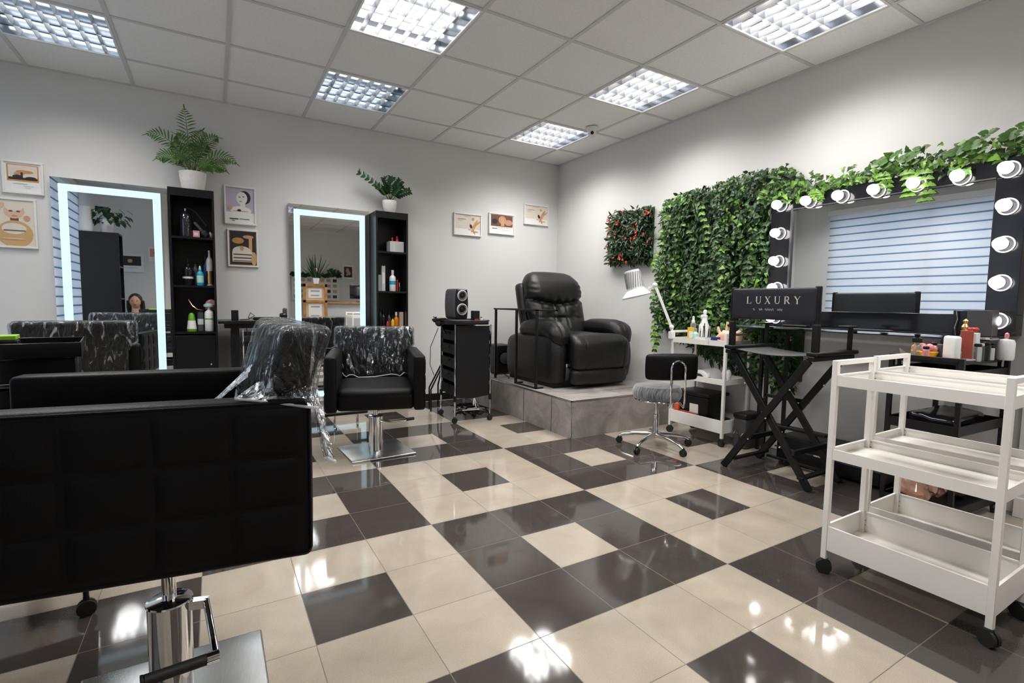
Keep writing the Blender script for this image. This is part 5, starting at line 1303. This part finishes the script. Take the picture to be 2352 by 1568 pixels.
# garland along the mirror top
OX, OY, OZ = 0, -3.4, 1.8
ga = thing('ivy_garland', 'bright green ivy garland draped along the top of the bulb mirror', 'garland', (0, OY, OZ))
def gz(y): return 1.80+.02*math.sin(y*7)+.035*max(0, (-3.3-y))
gp = [Vector((-.07-.02*math.sin(y*11), y-OY, gz(y)-OZ)) for y in [-2.62-.05*i for i in range(31)]]
MB().tube(gp, .004, 6).obj('vine', 'stem', ga)
def gzone():
    y = -2.6-rnd.random()*1.5
    s_ = rnd.gauss(0, 1)
    th = .016+.022*abs(math.sin(y*4+.6))
    return y, gz(y)+.010+s_*th*(1.15 if s_ > 0 else .75), 1
leafcloud(760, gzone, ['leafA', 'leafC', 'leafB'], 'ivy', (.028, .052), ga, 'ivy_foliage', depth=(.03, .14))
for (y, ln, sgn) in ((-3.52, .14, -1), (-3.60, .17, -1), (-3.40, .10, -1), (-3.86, .12, 1), (-3.80, .09, 1), (-3.58, .1, 1), (-3.02, .06, -1), (-4.0, .1, 1), (-3.45, .09, 1)):
    mb = MB(); p = [Vector((-.13-.03*math.sin(i), y-OY+.06*math.sin(i*.6)*(1 if sgn > 0 else -.4), gz(y)-OZ+sgn*ln*i/5)) for i in range(6)]
    mb.tube(p, .002, 5); mb.slot(1)
    for i in range(1, 6):
        for q in (-1, 1): leafmesh(mb, p[i], Vector((-.3, q, .3*sgn)), Vector((-1, 0, .4)), .045, .036, .2, 'ivy' if sgn < 0 else 'oval')
    mb.obj('sprig', ['stem', 'leafA' if sgn > 0 else 'leafC'], ga, smooth=False)

# square flower panel
OX, OY, OZ = 0, -1.25, 1.69
fp_ = thing('blossom_mat', 'square dark-leaved wall panel dotted with orange-red blossoms', 'flower panel', (0, OY, OZ))
MB().box(-.025, -.002, -.27, .27, -.23, .23).obj('backing_mat', 'leafB', fp_, smooth=False)
def pz():
    y = rnd.uniform(-1.54, -.96); z = rnd.uniform(1.44, 1.94)
    return y, z, 1 if abs(y+1.25) < .24 and abs(z-1.69) < .2 else .6
M['leafE'] = mat('deep_leaf', (.012, .045, .012), .4, var=.3, vscale=12)
leafcloud(1500, pz, ['leafE', 'leafB'], 'lance', (.04, .08), fp_, 'leaf_foliage', depth=(.03, .10))
for k in range(46):
    y, z = rnd.uniform(-1.54, -.95), rnd.uniform(1.43, 1.93)
    mb = MB(); c = Vector((-rnd.uniform(.08, .115), y-OY, z-OZ)); d = Vector((rnd.uniform(-.8, 0), rnd.uniform(-1, 1), rnd.uniform(-.8, 1)))
    for j in range(3):
        leafmesh(mb, c, d+Vector((0, .5*math.sin(j*2), .5*math.cos(j*2))), Vector((-1, 0, 0)), rnd.uniform(.02, .035), .013, .2, 'oval')
    mb.obj('blossom', 'flower', fp_, smooth=False)

# ------------------------------------------------------------------ seen in the mirrors: the other end of the room
sh2 = thing('narrow_shelf_unit', 'black shelf unit reflected in the first strip mirror, with a leafy plant on top', 'shelf unit', (-4.68, -3.27, 0), 0, 'narrow black shelf units')
MB().box(-.19, .19, .14, .156, 0, 1.82).obj('side_panel', 'blam', sh2, smooth=False)
MB().box(-.19, .19, -.156, -.14, 0, 1.82).obj('side_panel', 'blam', sh2, smooth=False)
MB().box(-.19, .19, -.14, .14, 1.80, 1.82).obj('top_panel', 'blam', sh2, smooth=False)
MB().box(-.19, -.184, -.14, .14, 0, 1.80).obj('back_panel', 'blam', sh2, smooth=False)
for z in (1.4, 1.0, .6): MB().box(-.184, .19, -.14, .14, z, z+.016).obj('shelf', 'blam', sh2, smooth=False)
carton('pink_carton', 'pink carton reflected in the first strip mirror on the black shelf', 'box', (-4.56, -3.2, 1.417), (.05, .05, .16), 'pink')
vp = thing('potted_vine', 'leafy vine in white pot reflected in the first strip mirror', 'plant', (-4.62, -3.30, 1.82))
MB().lathe([(.06, 0), (.085, .17), (.08, .17)], n=24).obj('pot', 'pwhite', vp)
mb = MB()
for k in range(60):
    a = rnd.uniform(0, 2*PI); r = rnd.uniform(.02, .28); z = .22+rnd.uniform(-.08, .12)-.2*max(0, r-.15)
    leafmesh(mb, Vector((r*math.cos(a)*.9, r*math.sin(a)*.6, z)), Vector((math.cos(a), math.sin(a), -.5)), Vector((0, 0, 1)), .09, .08, .3, 'ivy')
mb.obj('foliage', 'zz', vp, smooth=False)
tag(MB().lathe([(.06, 0), (.07, .02), (.055, .3), (.05, .3)], c=(-4.81, -3.19, 1.82), n=24).obj('white_vase', 'pwhite'), 'tall white vase reflected beside the leafy vine', 'vase')
pmir = [P['dark'], P['gold'], P['rose'], P['gry']]
picture(-4.70, -4.38, 1.40, 1.66, 'white frame with dark print on the partition, reflected in the first strip mirror', P['white'], [(rect(.05, .95, .35, .95), 1), (ell(.5, .65, .1, .12), 2), (rect(.2, .8, .2, .22), 4)], pmir, y=-4.5, face=1)
picture(-4.38+.06, -4.14, 1.56, 1.78, 'second white frame on the partition nearer its edge, reflected in the mirror', P['white'], [(rect(.05, .95, .35, .95), 3), (ell(.5, .65, .12, .14), 1), (rect(.2, .8, .2, .22), 4)], pmir, y=-4.5, face=1)
lc = thing('low_cabinet', 'low black cabinet against the partition carrying a mannequin head', 'cabinet', (-4.47, -4.3, 0))
MB().box(-.2, .2, -.18, .15, .05, .78).obj('cabinet_body', 'blam', lc, bevel=.003); MB().box(-.18, .18, -.16, .13, 0, .05).obj('plinth', 'black', lc, smooth=False)
MB().box(-.19, .19, .15, .165, .07, .76).obj('door', 'blam', lc, bevel=.002)
mh = thing('mannequin_head', 'mannequin head with dark parted hair reflected in the first strip mirror', 'mannequin head', (-4.47, -4.24, .78))
MB().lathe([(.07, 0), (.05, .04), (.045, .09)], n=20).obj('neck', 'skin', mh)
hdm = MB().ball((0, 0, 0), (.072, .088, .105), 28)
for i, v in enumerate(hdm.v):
    x, y, z_ = v
    if y > 0: y += .022*math.exp(-(x*x/.0002+(z_+.012)**2/.0006)); y -= .010*(math.exp(-((x-.028)**2+(z_-.01)**2)/.0002)+math.exp(-((x+.028)**2+(z_-.01)**2)/.0002))
    if z_ < 0: x *= 1-.25*(-z_/.105)
    hdm.v[i] = (x, y, z_+.19)
ho = hdm.obj('head', 'skin', mh)
for s in (-1, 1): MB().ball((s*.027, .078, .20), (.011, .005, .006), 10).obj('eye', 'dgrey', ho)
MB().ball((0, .083, .145), (.018, .006, .006), 10).obj('mouth', 'dred', ho)
MB().ball((0, -.018, .215), (.084, .092, .095), 24).obj('hair', 'hair', ho)
MB().tube([(-.076, 0, .2), (-.08, -.03, .1), (-.075, -.04, .0)], [.03, .032, .02], 10).tube([(.076, 0, .2), (.08, -.03, .1), (.075, -.04, .0)], [.03, .032, .02], 10).obj('long_hair', 'hair', ho)

# reception corner seen in the second mirror
dsk = thing('reception_counter', 'grey fronted reception counter with wooden top, reflected in the second mirror', 'counter', (-1.1, -6.2, 0))
MB().box(-.85, .75, -.25, .25, 0, .96).obj('counter_body', 'lgrey', dsk, smooth=False)
MB().box(-.9, .8, -.3, .3, .96, 1.0).obj('counter_top', 'wood', dsk, bevel=.003)
cf = thing('wooden_sign_stand', 'oak framed notice stand with two white sheets before the counter', 'sign stand', (-1.82, -5.45, 0))
MB().box(-.22, -.17, -.02, .02, 0, 1.34).box(.17, .22, -.02, .02, 0, 1.34).box(-.22, .22, -.02, .02, 1.28, 1.34).box(-.22, .22, -.02, .02, .98, 1.03).box(-.22, .22, -.02, .02, .55, .6).obj('oak_frame', 'wood', cf, bevel=.003)
MB().box(-.17, .17, -.01, .0, .6, 1.28).obj('cork_panel', 'beige', cf, smooth=False)
for z0, z1 in ((1.07, 1.25), (.68, .95)):
    s = MB().box(-.12, .12, 0, .004, z0, z1); so = s.obj('notice_sheet', 'paper', cf, smooth=False)
    MB().box(-.08, .08, .004, .005, z1-.06, z1-.035).box(-.08, .07, .004, .005, z0+.04, z0+.06).obj('print_line', 'grey', so, smooth=False)
lp2 = thing('flower_pot', 'tall spiky leaved plant in white pot on the oak notice stand', 'plant', (-1.80, -5.45, 1.34))
MB().lathe([(.045, 0), (.06, .11), (.055, .11)], n=20).obj('pot', 'pwhite', lp2)
mb = MB()
for k in range(34):
    a = rnd.uniform(0, 2*PI); e = rnd.uniform(.3, 1.5)
    leafmesh(mb, Vector((0, 0, .1)), Vector((math.cos(a)*.7, math.sin(a)*.5, e)), Vector((math.cos(a), math.sin(a), -.3)), rnd.uniform(.15, .48), .03, .15, 'lance')
mb.obj('foliage', 'zz', lp2, smooth=False)
MB().ball((-.02, .06, .26), .04, 12).obj('blossom', 'pink', lp2)
pb = thing('photo_grid_board', 'white board of small photos with greenery along its top on the end wall', 'board', (-1.35, -7.58, 1.28))
MB().box(-.62, .42, 0, .02, -.26, .3).obj('board', 'paper', pb, smooth=False)
for i in range(7):
    for j in range(4):
        MB().box(-.57+.14*i, -.48+.14*i, .02, .023, -.2+.125*j, -.13+.125*j).obj('photo', [P['dark'], P['rose'], P['gry']][(i+j) % 3], pb, smooth=False)
mb = MB()
for k in range(220):
    x = rnd.uniform(-.63, .44); leafmesh(mb, Vector((x, .04, .3+rnd.uniform(-.02, .05)+(.12*rnd.random() if abs(x-.3) < .12 else 0))), Vector((rnd.uniform(-1, 1), .5, rnd.uniform(-.3, 1))), Vector((0, 1, .2)), .07, .045, .2, 'oval')
o = mb.obj('greenery', 'zz', pb, smooth=False); o['kind'] = 'stuff'
picture(-.86, -.58, 1.54, 1.88, 'white frame with dark floral print on the end wall, reflected in the second mirror', P['white'], [(rect(.12, .88, .1, .9), 1), (ell(.45, .6, .15, .2), 3), (ell(.6, .4, .12, .15), 2), (ell(.4, .3, .08, .1), 4)], pmir, y=-7.6, face=1)
mon = thing('monitor', 'black monitor standing on the reception counter', 'monitor', (-.75, -6.2, 1.0))
MB().rbox((0, 0, .22), (.5, .03, .3), .01, 3).obj('screen', 'bsheen', mon); MB().box(-.02, .02, -.02, .02, .01, .1).obj('neck', 'black', mon); MB().box(-.1, .1, -.08, .08, 0, .012).obj('foot', 'black', mon)
